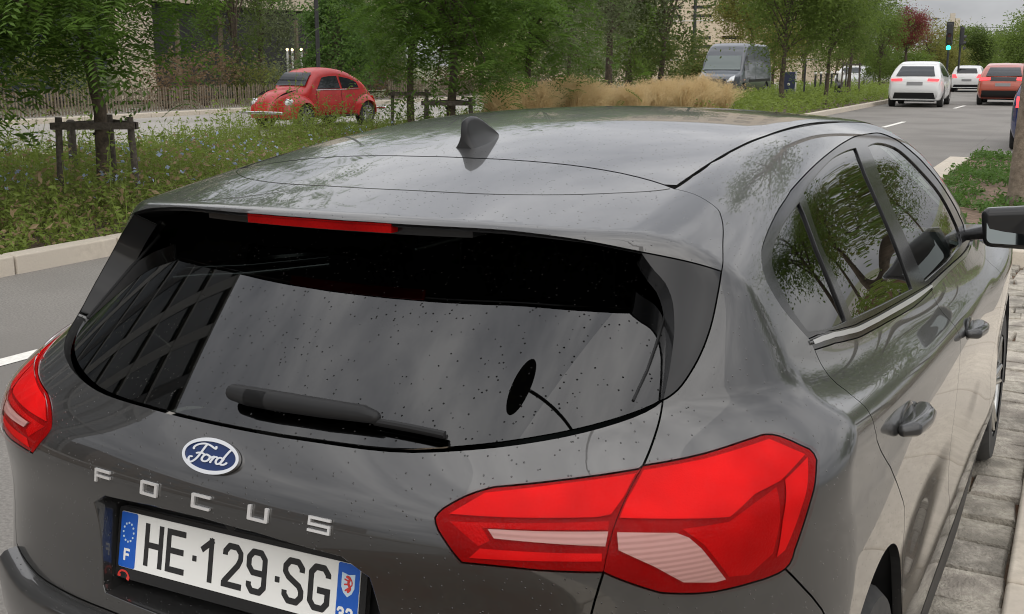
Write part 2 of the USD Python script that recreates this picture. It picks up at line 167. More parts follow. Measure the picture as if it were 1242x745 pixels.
SC = FD['sc']
def grad(P, e=4e-4):
    N = np.stack([F(P+np.eye(3)[i]*e, FD)-F(P-np.eye(3)[i]*e, FD) for i in range(3)], -1); return N/np.linalg.norm(N, axis=1, keepdims=True)
def solve(O, D, t0, t1, n=24):
    a = np.full(len(O), t0); b = np.full(len(O), t1)     # a is inside the body, b outside
    for _ in range(n):
        mm = (a+b)/2; ins = F(O+D*mm[:, None], FD) < 0; a = np.where(ins, mm, a); b = np.where(ins, b, mm)
    return O+D*((a+b)/2)[:, None]
def lift_shell(q):
    s, ph = q[:, 0], q[:, 1]; O = np.stack([0*s, 1+np.maximum(s, 0), 0*s+.6], 1); th = np.where(s < 0, -s, 0)
    D = np.stack([np.cos(ph)*np.cos(th), -np.cos(ph)*np.sin(th), np.sin(ph)], 1); P = solve(O, D, .02, 1.7); return P, grad(P)
def lift_top(q):
    O = np.stack([q[:, 0], q[:, 1], 0*q[:, 0]+.7], 1); P = solve(O, np.tile([0, 0, 1.], (len(q), 1)), .0, 1.2); return P, grad(P)
def lift_front(q):
    O = np.stack([q[:, 0], 0*q[:, 0]+3.7, q[:, 1]], 1); P = solve(O, np.tile([0, 1., 0], (len(q), 1)), .0, 1.2); return P, grad(P)
def rear_y(x, z):
    g = np.clip((z-.98)/.14, 0, 1); g = g*g*(3-2*g)
    return FD['rl'](np.clip(z, .1, 1.47))+(SC[8]+(SC[6]-SC[8])*g)*x**2+(SC[9]+(SC[7]-SC[9])*g)*x**6
_gx, _gz = np.meshgrid(np.linspace(0, .66, 34), np.linspace(1.03, 1.39, 30)); _gx, _gz = _gx.ravel(), _gz.ravel(); _ok = (_gz > 1.045+.16*_gx**2) & (_gx < .66-.12*(_gz-1.05)); _gx, _gz = _gx[_ok], _gz[_ok]
_gb = lambda x, z: np.stack([1+0*x, z-1.05, (z-1.05)**2, x**2, x**2*(z-1.05), x**4, x**6], 1)
_gw = 1+6*np.exp(-((_gz-(1.047+.16*_gx**2))/.02)**2)
GC = np.linalg.lstsq(_gb(_gx, _gz)*_gw[:, None], (rear_y(_gx, _gz)+.004+.180*np.clip((_gz-1.055)/.32, 0, 1)**1.12)*_gw, rcond=None)[0]
def lift_glass():
    def yy(x, z): return _gb(x, z)@GC
    def fn(q):
        x, z = q[:, 0], q[:, 1]; e = 1e-3; P = np.stack([x, yy(x, z), z], 1)
        N = np.stack([(yy(x+e, z)-yy(x-e, z))/(2*e), -1+0*x, (yy(x, z+e)-yy(x, z-e))/(2*e)], 1); return P, N/np.linalg.norm(N, axis=1, keepdims=True)
    return fn
def mirror(m): return (m[0]*[-1, 1, 1], m[1][:, ::-1], m[2]*[-1, 1, 1])
def panel(poly, h=.012, lift=lift_shell, gap=.0016, depth=.014, off=0., bev=.0018, step=.010):
    """A sheet on the body surface: filled polygon of the chart, with a rolled edge turned inwards."""
    poly = Polygon(poly) if not isinstance(poly, Polygon) else poly
    poly = poly.buffer(0)
    if gap: poly = poly.buffer(-gap, join_style='mitre')
    if poly.geom_type != 'Polygon': poly = max(poly.geoms, key=lambda g: g.area)
    x0, y0, x1, y1 = poly.bounds; nx, ny = int((x1-x0)/h)+2, int((y1-y0)/h)+2
    gx, gy = x0-.37*h+h*np.arange(nx+1), y0-.41*h+h*np.arange(ny+1)
    I, J = np.meshgrid(np.arange(nx), np.arange(ny), indexing='ij'); I, J = I.ravel(), J.ravel()
    B = shapely.box(gx[I], gy[J], gx[I+1], gy[J+1]); shapely.prepare(poly)
    full = shapely.contains_properly(poly, B); part = shapely.intersects(poly, B) & ~full
    vid = lambda i, j: i*(ny+1)+j
    i, j = I[full], J[full]; q = np.stack([vid(i, j), vid(i+1, j), vid(i+1, j+1), vid(i, j+1)], 1)
    Fc = np.vstack([q[:, [0, 1, 2]], q[:, [0, 2, 3]]]) if len(q) else np.zeros((0, 3), int)
    u, inv = np.unique(Fc, return_inverse=True); Fc = inv.reshape(-1, 3); V = np.stack([gx[u//(ny+1)], gy[u % (ny+1)]], 1)
    vs, fs, o = [V], [Fc], len(V)
    for g in shapely.intersection(B[part], poly):
        for gg in getattr(g, 'geoms', [g]):
            if gg.geom_type == 'Polygon' and gg.area > 1e-10:
                v, f = trimesh.creation.triangulate_polygon(gg, engine='earcut')
                vs.append(v); fs.append(np.asarray(f)+o); o += len(v)
    V2 = np.vstack(vs); Fc = np.vstack(fs)
    P, N = lift(V2); P = P+N*off
    # orient
    fn = np.cross(P[Fc[:, 1]]-P[Fc[:, 0]], P[Fc[:, 2]]-P[Fc[:, 0]]); flip = (fn*N[Fc[:, 0]]).sum(1) < 0; Fc = np.where(flip[:, None], Fc[:, ::-1], Fc)
    VV, FF, NN, o = [P], [Fc], [N], len(P)
    if depth:
        for ring in [poly.exterior]+list(poly.interiors):
            L = ring.length; c = shapely.segmentize(ring, step); c = np.asarray(c.coords)[:-1]; n = len(c)
            R, M = lift(c); R = R+M*off
            T = np.roll(R, -1, 0)-np.roll(R, 1, 0); T /= np.linalg.norm(T, axis=1, keepdims=True)+1e-12; W = np.cross(T, M)
            inner = ring is not poly.exterior
            pt = shapely.points(c+ (np.roll(c, -1, 0)-c)*.5)
            # outward = away from the filled side
            cc = np.roll(c, -1, 0)-np.roll(c, 1, 0); ccw = ring.is_ccw
            out2 = np.stack([cc[:, 1], -cc[:, 0]], 1)*(1 if ccw else -1)*(-1 if inner else 1)
            R2, _ = lift(c+out2/ (np.linalg.norm(out2, axis=1, keepdims=True)+1e-12)*.002)
            sgn = np.sign(((R2-(R-M*off))*W).sum(1)); sgn = 1 if sgn.sum() > 0 else -1; W = W*sgn
            k = .7071
            rows = [(R, M), (R+W*bev*.7-M*bev*.3, (M+W)*k), (R+W*bev-M*bev, W), (R+W*bev-M*(bev+depth), W)]
            a = np.arange(n); b = (a+1) % n
            for r in range(3):
                for kk in (0, 1): VV.append(rows[r+kk][0]); NN.append(rows[r+kk][1])
                f = np.vstack([np.stack([o+a, o+b, o+n+b], 1), np.stack([o+a, o+n+b, o+n+a], 1)])
                pv = np.vstack([rows[r][0], rows[r+1][0]]); g = f-o; fn = np.cross(pv[g[:, 1]]-pv[g[:, 0]], pv[g[:, 2]]-pv[g[:, 0]])
                nv = np.vstack([rows[r][1], rows[r+1][1]]); f = np.where(((fn*nv[g[:, 0]]).sum(1) < 0)[:, None], f[:, ::-1], f); FF.append(f); o += 2*n
    return np.vstack(VV), np.vstack(FF), np.vstack(NN)
def join(*L):
    V, F_, N, o = [], [], [], 0
    for v, f, n in L: V.append(v); F_.append(f+o); N.append(n); o += len(v)
    return np.vstack(V), np.vstack(F_), np.vstack(N)
def mir2(h): # full outline of a piece that crosses the centre line, from its right half (chart of lift_shell)
    m = h[::-1].copy(); m[:, 0] = -math.pi-m[:, 0]; return np.vstack([h, m])
def path(*keys):
    L = []
    for k in keys:
        a = ED[k.lstrip('-')] if isinstance(k, str) else np.asarray(k, float)
        if isinstance(k, str) and k[0] == '-': a = a[::-1]
        L.append(a if not L or np.linalg.norm(a[0]-L[-1][-1]) > 1e-4 else a[1:])
    return np.vstack(L)
def chart(P):
    P = np.atleast_2d(np.asarray(P, float)); x, y, z = P[:, 0], P[:, 1], P[:, 2]; f = y >= 1
    return np.stack([np.where(f, y-1, -np.arctan2(1-y, x)), np.arctan2(z-.6, np.where(f, x, np.hypot(x, 1-np.minimum(y, 1))))], 1)

# paint with fine drizzle: droplets turn the clear coat's normal
def wet(name, base, drop_scale, amount, size, **kw):
    return mat(name, {'tc': ('texture_coordinate', {}), 'v': ('voronoi_texture', {'scale': drop_scale, 'randomness': 1.}),
        'r': ('rgb_ramp', {'ramp': [(0, (1, 1, 1)), (size*.6, (.7, .7, .7)), (size, (0, 0, 0)), (1, (0, 0, 0))]}),
        'wn': ('white_noise_texture', {}), 'th': ('math', {'math_type': 'less_than', 'value2': amount}), 'mu': ('math', {'math_type': 'multiply'}),
        'b': ('bump', {'strength': 1., 'distance': .0016}), 'p': ('principled_bsdf', {**base, **kw})},
        [('tc.object', 'v.vector'), ('v.distance', 'r.fac'), ('v.position', 'wn.vector'), ('wn.value', 'th.value1'), ('th.value', 'mu.value1'), ('r.color', 'mu.value2'),
         ('mu.value', 'b.height'), ('b.normal', 'p.coat_normal'), ('b.normal', 'p.normal')])
M = {}
M['paint'] = wet('grey_metallic_paint', {'base_color': (.050, .049, .047), 'metallic': .85, 'roughness': .34, 'coat_weight': 1., 'coat_roughness': .012, 'coat_ior': 1.62}, 185., .11, .28)
M['black'] = plain('gloss_black_plastic', (.010, .010, .010), .10, specular_ior_level=.35)
M['matte'] = plain('matte_black_plastic', (.011, .011, .011), .5, specular_ior_level=.25)
M['trim'] = plain('satin_dark_trim', (.008, .008, .008), .10, specular_ior_level=.3)
M['finpaint'] = plain('dark_satin_fin', (.016, .016, .016), .36, specular_ior_level=.35); M['handlepaint'] = plain('dark_handle_paint', (.018, .0175, .017), .2, .3, coat_weight=.5)
M['rubber'] = noisy('tyre_rubber', (.02, .02, .02), (.035, .034, .032), 30, .8)
M['dark'] = plain('dark_underbody', (.012, .012, .012), .9)
M['chrome'] = plain('chrome', (.66, .66, .66), .2, 1.)
M['letterchrome'] = plain('satin_chrome', (.78, .77, .75), .34, .85)
M['brightstrip'] = plain('bright_strip', (.55, .55, .54), .28, .8)
M['satin'] = plain('satin_aluminium', (.40, .40, .39), .22, 1.)
M['white'] = plain('plate_white', (.76, .76, .72), .4)
M['blue'] = plain('plate_blue', (.01, .09, .42), .35)
M['ink'] = plain('plate_ink', (.012, .012, .012), .4)
M['redink'] = plain('red_print', (.55, .04, .03), .4)
M['starink'] = plain('pale_print', (.5, .62, .7), .4)
M['badge'] = plain('badge_blue', (.008, .022, .085), .3, specular_ior_level=.3)
def redplastic(name, col, rough, bump, scale):
    return mat(name, {'tc': ('texture_coordinate', {}), 'v': ('voronoi_texture', {'scale': scale}), 'n': ('noise_texture', {'scale': 9., 'detail': 2.}), 'r': ('rgb_ramp', {'ramp': [(.35, tuple(.72*c for c in col)), (.65, col)]}), 'b': ('bump', {'strength': bump, 'distance': .002}), 'p': ('principled_bsdf', {'roughness': rough, 'specular_ior_level': .05})},
               [('tc.object', 'v.vector'), ('tc.object', 'n.vector'), ('n.fac', 'r.fac'), ('r.color', 'p.base_color'), ('v.distance', 'b.height'), ('b.normal', 'p.normal')])
M['redlens'] = redplastic('red_lamp_lens', (.46, .004, .004), .35, .4, 260.)
M['redlit'] = redplastic('bright_red_reflector', (.66, .008, .008), .5, .12, 420.)
M['reddark'] = redplastic('dark_red_reflector', (.26, .003, .003), .35, .3, 200.)
M['clearlamp'] = mat('ribbed_clear_lamp', {'tc': ('texture_coordinate', {}), 'w': ('wave_texture', {'scale': 42., 'bands_direction': 'z'}), 'b': ('bump', {'strength': .35, 'distance': .003}),
    'p': ('principled_bsdf', {'base_color': (.44, .29, .26), 'roughness': .35, 'specular_ior_level': .2})}, [('tc.object', 'w.vector'), ('w.fac', 'b.height'), ('b.normal', 'p.normal')])
def pane(name, tint, ior, rough=.0, drops=None):
    n = {'fr': ('fresnel', {'IOR': ior}), 't': ('transparent_bsdf', {'color': tint}), 'g': ('glossy_bsdf', {'color': (1, 1, 1), 'roughness': rough}), 'm': ('mix_closure', {})}
    l = [('fr.fac', 'm.fac'), ('t.BSDF', 'm.closure1'), ('g.BSDF', 'm.closure2')]
    if drops:
        n.update({'tc': ('texture_coordinate', {}), 'v': ('voronoi_texture', {'scale': drops[0]}), 'wn': ('white_noise_texture', {}),
                  'th': ('math', {'math_type': 'less_than', 'value2': drops[1]}), 'mu': ('math', {'math_type': 'multiply'}),
                  'r': ('rgb_ramp', {'ramp': [(0, (1, 1, 1)), (drops[2]*.7, (.6, .6, .6)), (drops[2], (0, 0, 0)), (1, (0, 0, 0))]}), 'b': ('bump', {'strength': 1., 'distance': .0035})})
        l += [('tc.object', 'v.vector'), ('v.distance', 'r.fac'), ('v.position', 'wn.vector'), ('wn.value', 'th.value1'), ('th.value', 'mu.value1'), ('r.color', 'mu.value2'), ('mu.value', 'b.height'), ('b.normal', 'g.normal'), ('b.normal', 'fr.normal')]
    return mat(name, n, l, surface='m.closure')
M['glass'] = pane('wet_privacy_glass', (.10, .12, .11), 1.6, 0., (125., .30, .20))
M['sideglass'] = pane('tinted_side_glass', (.05, .06, .056), 1.7)
M['frontglass'] = pane('light_tinted_glass', (.20, .27, .24), 1.6)
M['lens'] = pane('clear_lens', (.98, .90, .90), 1.12)
M['mirrorglass'] = plain('mirror_glass', (.16, .18, .18), .02, 1.)
M['seat'] = noisy('seat_cloth', (.018, .018, .019), (.03, .03, .032), 60, .9)

ROT = np.array([[0.999743, 0.016334, -0.015738], [-0.016301, 0.999865, 0.002207], [0.015772, -0.00195, 0.999874]]); CC = np.array([1.205, -1.086, 1.603])
def car2w(P): return (np.atleast_2d(P)-CC)@ROT.T+CW
_t = car2w([[0, 0, 0]])[0]
CAR = thing('parked_hatchback', 'dark grey wet five-door hatchback parked in the foreground, seen from behind', 'car',
            matrix=Gf.Matrix4d(*[float(v) for v in (*ROT[:, 0], 0, *ROT[:, 1], 0, *ROT[:, 2], 0, *_t, 1)]))
def cp(name, m, material, parent=None, label=None): return rawmesh(parent or CAR, name, *m, M[material], label=label)

# --- rear: tailgate with the plate recess, spoiler, fins, glass
tg = path('B', 'A3', 'lampin', 'A5', 'gap')
gatepoly = Polygon(mir2(tg)).buffer(0)
PZ = lambda pts: chart(np.stack([[p[0] for p in pts], rear_y(np.array([p[0] for p in pts]), np.array([p[1] for p in pts])), [p[1] for p in pts]], 1))
def rear_chart(pts): # (x, z) on the rear face -> chart, for any x
    pts = np.asarray(pts, float); P = np.stack([pts[:, 0], rear_y(pts[:, 0], pts[:, 1]), pts[:, 1]], 1)
    return np.stack([-np.arctan2(1-P[:, 1], P[:, 0]), np.arctan2(P[:, 2]-.6, np.hypot(P[:, 0], 1-P[:, 1]))], 1)
rec = [(-.262, .718), (.318, .722)]+[(.345-.03*t, .735+.145*t) for t in np.linspace(0, 1, 5)]+[(.27, .906), (.12, .913), (0, .915), (-.12, .911), (-.24, .902)]+[(-.268-.008*(1-t), .88-.15*t) for t in np.linspace(0, 1, 5)]
recp = Polygon(rear_chart(rec)).buffer(.006).buffer(-.006)
cp('tailgate', panel(gatepoly.difference(recp), .011, depth=.016), 'paint')
rb = np.array([(-.34, .70), (.34, .70), (.34, .93), (-.34, .93)])
gx, gz = np.meshgrid(np.linspace(-.34, .34, 18), np.linspace(.70, .93, 8), indexing='ij')
Pv = np.stack([gx.ravel(), rear_y(gx.ravel(), gz.ravel())*.35+.098+.0*gz.ravel(), gz.ravel()], 1)
ii, jj = np.meshgrid(np.arange(17), np.arange(7), indexing='ij'); ii, jj = ii.ravel()*8, jj.ravel()
Fq = np.stack([ii+jj, ii+jj+8, ii+jj+9, ii+jj+1], 1)
obj(CAR, 'plate_recess', (Pv, np.vstack([Fq[:, [0, 1, 2]], Fq[:, [0, 2, 3]]])), M['paint'], smooth=True)
e_ = recp.exterior; c_ = np.asarray(shapely.segmentize(e_, .01).coords); R_, N_ = lift_shell(c_); k_ = len(c_)
In = R_.copy(); In[:, 1] = In[:, 1]+.075
a_ = np.arange(k_-1); Fw = np.vstack([np.stack([a_, a_+1, a_+1+k_], 1), np.stack([a_, a_+1+k_, a_+k_], 1)])
obj(CAR, 'recess_wall', (np.vstack([R_-N_*.003, In]), Fw), M['paint'], smooth=True)

sp_half = path('roofseam', 'A1', '-lip')
crease = [(.0, .487, 1.408), (.12, .495, 1.405), (.25, .515, 1.40), (.37, .566, 1.392), (.44, .615, 1.388), (.49, .655, 1.39), (.524, .693, 1.396)]
spf = Polygon(mir2(sp_half)).buffer(0)
cp('spoiler', panel(spf, .011, gap=.0009, depth=.010, bev=.0012), 'paint')
cP, cN = lift_shell(chart(np.vstack([cr_ for cr_ in [crease]]))); cL = np.vstack([cP[::-1]*[-1, 1, 1], cP[1:]]); cM = np.vstack([cN[::-1]*[-1, 1, 1], cN[1:]])
cS = CubicSpline(np.arange(len(cL)), cL)(np.linspace(0, len(cL)-1, 60)); cM = np.stack([np.interp(np.linspace(0, len(cL)-1, 60), np.arange(len(cL)), cM[:, k]) for k in range(3)], 1)
obj(CAR, 'spoiler_crease', tube(cS-cM*.0012, .0020, 6), M['trim'])
lipP, lipN = lift_shell(ED['lip']); lipL = np.vstack([lipP[::-1]*[-1, 1, 1], lipP[1:]])
under = np.vstack([lipL+[0, .002, -.004], lipL+[0, .16, -.012]]); k_ = len(lipL); a_ = np.arange(k_-1)
obj(CAR, 'spoiler_underside', (under, np.vstack([np.stack([a_, a_+1, a_+1+k_], 1), np.stack([a_, a_+1+k_, a_+k_], 1)])), M['matte'], smooth=True)
fin = panel(path([ED['A2'][0]], 'A2', '-fin_in', ED['lip'][np.argmin(np.linalg.norm(ED['lip']-ED['fin_in'][0], axis=1)):]), .009, gap=.0012, depth=.05, off=-.001)
cp('window_fin', fin, 'black'); cp('window_fin', mirror(fin), 'black')
bP = lift_shell(ED['B'])[0]; fP = lift_shell(ED['fin_in'])[0]
half = np.vstack([bP[:, [0, 2]]+[0, .003], fP[::-1][1:, [0, 2]]+np.array([.012, 0])*np.linspace(0, 1, len(fP))[1:, None], [[.575, 1.338]], [[.3, 1.366]], [[0, 1.371]]])
gp = Polygon(np.vstack([half, half[::-1]*[-1, 1]])).buffer(0)
cp('rear_window', panel(gp, .012, lift=lift_glass(), gap=0, depth=.004, bev=.0005), 'glass')
sl = np.array([(.600, 1.262), (.607, 1.22), (.612, 1.18), (.614, 1.15), (.612, 1.115)]); sP, sN = lift_glass()(sl)
for s_ in (1, -1): obj(CAR, 'window_joint', tube((sP+sN*.001)*[s_, 1, 1], .0028, 6), M['matte'])
# high brake lamp under the lip
xs = np.linspace(-.162, .162, 15); yb = np.interp(np.abs(xs), lipP[:, 0], lipP[:, 1])+.003
def strip(xs, y, z0, z1, dep):
    n = len(xs); v = np.vstack([np.stack([xs, y+dep*k, z0+0*xs if zz == 0 else z1+0*xs], 1) for k in (0, 1) for zz in (0, 1)])
    f = []
    for i in range(n-1):
        A, B_, C_, D_ = i, n+i, 2*n+i, 3*n+i
        for q in ((A, A+1, B_+1, B_), (B_, B_+1, D_+1, D_), (C_, D_, D_+1, C_+1), (A, C_, C_+1, A+1)): f += [q[:3], (q[0], q[2], q[3])]
    for i in (0, n-1): q = (i, n+i, 3*n+i, 2*n+i); f += [q[:3], (q[0], q[2], q[3])]
    t = trimesh.Trimesh(v, f, process=False); t.fix_normals(); return t
obj(CAR, 'high_brake_lamp', strip(xs, yb, 1.3405, 1.3565, .03), M['reddark'])
obj(CAR, 'brake_lamp_housing', strip(np.linspace(-.30, .30, 21), np.interp(np.abs(np.linspace(-.30, .30, 21)), lipP[:, 0], lipP[:, 1])+.022, 1.336, 1.358, .05), M['black'])

# --- sides
quarter = np.vstack([path('A1', 'A2', 'A3', ED['lampout'][:ED['ilb']+1], 'M'), ED['arch'][ED['ka']+1:], chart([(.9, 1.15, .235), (.9, 1.25, .215), (.9, 1.25, .285)]), ED['I'][::-1][1:]])
gi = ED['G']
roofedge = chart([(.552, 2.60, 1.43), (.549, 2.3, 1.44), (.546, 2.0, 1.45), (.543, 1.7, 1.455), (.541, 1.4, 1.462), (.5395, 1.25, 1.459), (.535, 1.157, 1.452), (.532, 1.008, 1.439), (.531, .90, 1.43), (.531, .79, 1.409), (.531, .70, 1.3955)])
apillar = chart([(.80, 2.99, 1.03), (.78, 3.00, 1.08), (.735, 2.95, 1.17), (.68, 2.83, 1.27), (.62, 2.70, 1.365), (.58, 2.62, 1.41)])
q2 = np.vstack([quarter, gi, apillar, roofedge])
qm = panel(Polygon(q2).buffer(0), .011, depth=.018)
cp('quarter_panel', qm, 'paint'); cp('quarter_panel', mirror(qm), 'paint')
rd = np.vstack([path('I')[::-1], ED['beltlow'], ED['J']]); rdm = panel(Polygon(rd).buffer(0), .011, depth=.018); cp('rear_door', rdm, 'paint'); cp('rear_door', mirror(rdm), 'paint')
fdp = np.vstack([ED['J'][::-1], ED['beltFlow'], chart([(.80, 2.99, .99), (.88, 2.99, .90), (.9, 2.97, .75), (.9, 2.95, .55), (.9, 2.93, .40), (.88, 2.95, .30)])])
fdm = panel(Polygon(fdp).buffer(0), .012, depth=.018); cp('front_door', fdm, 'paint'); cp('front_door', mirror(fdm), 'paint')
an = np.linspace(math.pi*1.1, -.1, 30); farch = chart(np.stack([.9+0*an, 3.50+.355*np.cos(an), .33+.375*np.sin(an)], 1))
fe = np.vstack([chart([(.80, 2.99, .99), (.88, 2.99, .90), (.9, 2.97, .75), (.9, 2.95, .55), (.9, 2.93, .40), (.88, 2.95, .30), (.87, 3.05, .22)]), farch, chart([(.84, 3.95, .45), (.80, 4.02, .62), (.74, 3.95, .86), (.73, 3.7, .93), (.74, 3.3, 1.0), (.76, 3.05, 1.03)])])
fem = panel(Polygon(fe).buffer(0), .014, depth=.018); cp('front_fender', fem, 'paint'); cp('front_fender', mirror(fem), 'paint')
sill = chart([(.9, 1.25, .215), (.9, 1.25, .285), (.9, 1.4, .285), (.9, 2.0, .285), (.9, 2.6, .285), (.9, 2.95, .285), (.87, 3.02, .22), (.87, 2.6, .195), (.87, 2.0, .195), (.87, 1.5, .195)])
sm = panel(Polygon(sill).buffer(0), .012, depth=.06); cp('sill', sm, 'matte'); cp('sill', mirror(sm), 'matte')
bp = np.vstack([ED['gap'][::-1], ED['A5'][::-1], ED['lampout'][::-1][:len(ED['lampout'])-ED['ilb']], ED['M'], ED['arch'][:ED['ka']][::-1][:], chart([(.84, .42, .26), (.70, .22, .235), (.5, .12, .235), (.3, .09, .235), (1e-6, .08, .235)])])
bpm = panel(Polygon(mir2(bp)).buffer(0), .014, depth=.018); cp('rear_bumper', bpm, 'paint')
gP, gN = lift_shell(ED['gap']); gN = gN*[1, 1, 0]; gN /= np.linalg.norm(gN, axis=1, keepdims=True)
rows = [gP+gN*o+[0, 0, z] for o, z in ((.0, -.006), (.014, -.007), (.024, -.010), (.032, -.018), (.036, -.030), (.037, -.06), (.034, -.12), (.01, -.20))]; rows = [np.vstack([r[::1], (r[::-1]*[-1, 1, 1])[1:]]) for r in rows]; n_ = len(rows[0])
vv = np.vstack(rows); ff = []
for r in range(len(rows)-1):
    for i in range(n_-1): q = (r*n_+i, r*n_+i+1, (r+1)*n_+i+1, (r+1)*n_+i); ff += [(q[0], q[2], q[1]), (q[0], q[3], q[2])]
obj(CAR, 'bumper_step', (vv, np.array(ff)), M['paint'], smooth=50)
cp('roof', panel(Polygon([(x, y) for x, y in zip(np.r_[ [0]], [2.62])]+[(.30, 2.61), (.548, 2.56)]+[(.545, 2.3), (.542, 2.0), (.539, 1.7), (.537, 1.4), (.5355, 1.25), (.531, 1.157), (.528, 1.008), (.527, .90), (.527, .79), (.527, .72)]+[(float(p[0])-.002, float(p[1])+.004) for p in lift_shell(ED['roofseam'])[0][::-1][1:]]+[(-(float(p[0])-.002), float(p[1])+.004) for p in lift_shell(ED['roofseam'])[0][:-1]]+[(-x, y) for x, y in [(.527, .72), (.527, .79), (.527, .90), (.528, 1.008), (.531, 1.157), (.5355, 1.25), (.537, 1.4), (.539, 1.7), (.542, 2.0), (.545, 2.3), (.548, 2.56), (.30, 2.61)]]), .016, lift=lift_top, depth=.016), 'paint')
ditch = np.array([(.5345, .72), (.5335, .9), (.5345, 1.1), (.5385, 1.3), (.5405, 1.6), (.5435, 2.0), (.5475, 2.4)]); dP, dN = lift_top(ditch)
for s_ in (1, -1): obj(CAR, 'roof_ditch', tube((dP-dN*.006)*[s_, 1, 1], .005, 6), M['matte'])
cp('windscreen', panel([(0, 2.66), (.50, 2.62), (.545, 2.72), (.62, 2.95), (.68, 3.12), (.60, 3.22), (.3, 3.29), (0, 3.31), (-.3, 3.29), (-.60, 3.22), (-.68, 3.12), (-.62, 2.95), (-.545, 2.72), (-.50, 2.62)], .03, lift=lift_top, depth=.01, off=-.003), 'frontglass')
cp('bonnet', panel([(0, 3.34), (.4, 3.30), (.66, 3.20), (.715, 3.3), (.71, 3.7), (.70, 3.95), (.5, 4.12), (0, 4.2), (-.5, 4.12), (-.70, 3.95), (-.71, 3.7), (-.715, 3.3), (-.66, 3.20), (-.4, 3.30)], .03, lift=lift_top, depth=.016), 'paint')
cp('front_bumper', panel([(-.78, .25), (.78, .25), (.80, .55), (.70, .78), (.4, .86), (0, .88), (-.4, .86), (-.70, .78), (-.80, .55)], .03, lift=lift_front, depth=.02), 'paint')
# window frames, glass and belt strip
fr = Polygon(np.vstack([ED['G'], ED['beltF'], ED['belttop'][::-1]])).buffer(0)
holes = [Polygon(ED[k]).buffer(0) for k in ('gq', 'gr', 'gf')]
fp = fr
for h_ in holes: fp = fp.difference(h_)
fm = panel(fp, .010, gap=.0012, depth=.012, off=-.002); cp('window_frame', fm, 'trim'); cp('window_frame', mirror(fm), 'trim')
pil = [np.array([[1039, 178]])]
for k, mname, nm in (('gq', 'sideglass', 'quarter_window'), ('gr', 'sideglass', 'rear_door_window'), ('gf', 'frontglass', 'front_door_window')):
    g_ = panel(Polygon(ED[k]).buffer(.006), .012, gap=0, depth=0, off=-.007); cp(nm, g_, mname); cp(nm, mirror(g_), mname)
bmid = ED['belttop']*.42+ED['beltlow']*.58; bl = Polygon(np.vstack([ED['belttop']*.85+ED['beltlow']*.15, bmid[::-1]])).buffer(0); bm = panel(bl, .006, gap=.0004, depth=.008, off=.005, bev=.003); cp('belt_strip', bm, 'brightstrip'); cp('belt_strip', mirror(bm), 'brightstrip')
bl = Polygon(np.vstack([ED['belttop'], ED['beltlow'][::-1]])).buffer(0); bm = panel(bl, .006, gap=.0008, depth=.008, off=-.001, bev=.002); cp('belt_seal', bm, 'black'); cp('belt_seal', mirror(bm), 'black')
bl = Polygon(np.vstack([ED['beltF'], ED['beltFlow']])).buffer(0); bm = panel(bl, .006, gap=.0008, depth=.008, off=.003, bev=.002); cp('belt_strip', bm, 'satin'); cp('belt_strip', mirror(bm), 'satin')
# --- tail lamps
PXC = {k: np.array(v) for k, v in json.loads('''{"i_top":[[-1.129,0.3666],[-1.079,0.3934],[-0.9836,0.4014],[-0.8651,0.4092],[-0.8816,0.3904],[-0.9122,0.3621],[-0.9315,0.3599],[-1.054,0.3631]],"i_low":[[-1.0855,0.3252],[-0.9285,0.3175],[-0.9293,0.3082],[-0.9855,0.3102],[-1.1001,0.3131]],"i_white":[[-1.0744,0.3491],[-0.9187,0.3428],[-0.9238,0.3258],[-1.0661,0.3379]],"i_rim":[[-1.1285,0.3576],[-0.9153,0.3548],[-0.9185,0.3449],[-1.0832,0.3507],[-1.0724,0.3348],[-1.0879,0.3278]],"o_top":[[-0.8547,0.4121],[-0.7574,0.4183],[-0.6316,0.4315],[-0.5804,0.4012],[-0.6486,0.3753],[-0.7004,0.3655],[-0.7489,0.3439],[-0.7815,0.3462],[-0.9017,0.3573],[-0.8905,0.3744]],"o_side":[[-0.6396,0.3754],[-0.5775,0.3971],[-0.6238,0.3326],[-0.6551,0.2856],[-0.6703,0.2789],[-0.6599,0.3248]],"o_white":[[-0.9077,0.3417],[-0.8298,0.3343],[-0.8129,0.3269],[-0.796,0.3117],[-0.7581,0.2667],[-0.7737,0.2655],[-0.8217,0.273],[-0.8616,0.2973],[-0.9076,0.3205]],"o_low":[[-0.7498,0.3378],[-0.7048,0.3548],[-0.659,0.3689],[-0.6639,0.3255],[-0.6775,0.2852],[-0.7184,0.2641],[-0.7514,0.2679],[-0.7905,0.3154],[-0.8193,0.3375]]}''').items()}
def lamp(nm, outline, pieces):
    pl = Polygon(outline).buffer(0)
    for s_ in (1, -1):
        mk = (lambda mm: mm) if s_ == 1 else mirror
        b = cp(nm, mk(panel(pl, .009, gap=.0005, depth=.03, off=-.008 if nm[:3] != 'tai' else -.001)), 'reddark')
        for pn, key, mt, of in pieces: cp(pn, mk(panel(Polygon(PXC[key]).buffer(0).intersection(pl.buffer(-.0025)), .008, gap=0, depth=.008, off=of+(.006 if nm[:3] == 'tai' else 0), bev=.002)), mt, parent=b)
        cp('lens', mk(panel(pl, .009, gap=.0002, depth=.0015, off=.0035 if nm[:3] != 'tai' else .0085, bev=.0015)), 'lens', parent=b)
lamp('tailgate_lamp', np.vstack([ED['lampin'][::-1], ED['A4']]), [('reflector', 'i_top', 'redlit', -.004), ('fold', 'i_low', 'redlit', -.005), ('reversing_strip', 'i_white', 'clearlamp', -.003), ('border', 'i_rim', 'redlens', -.006)])
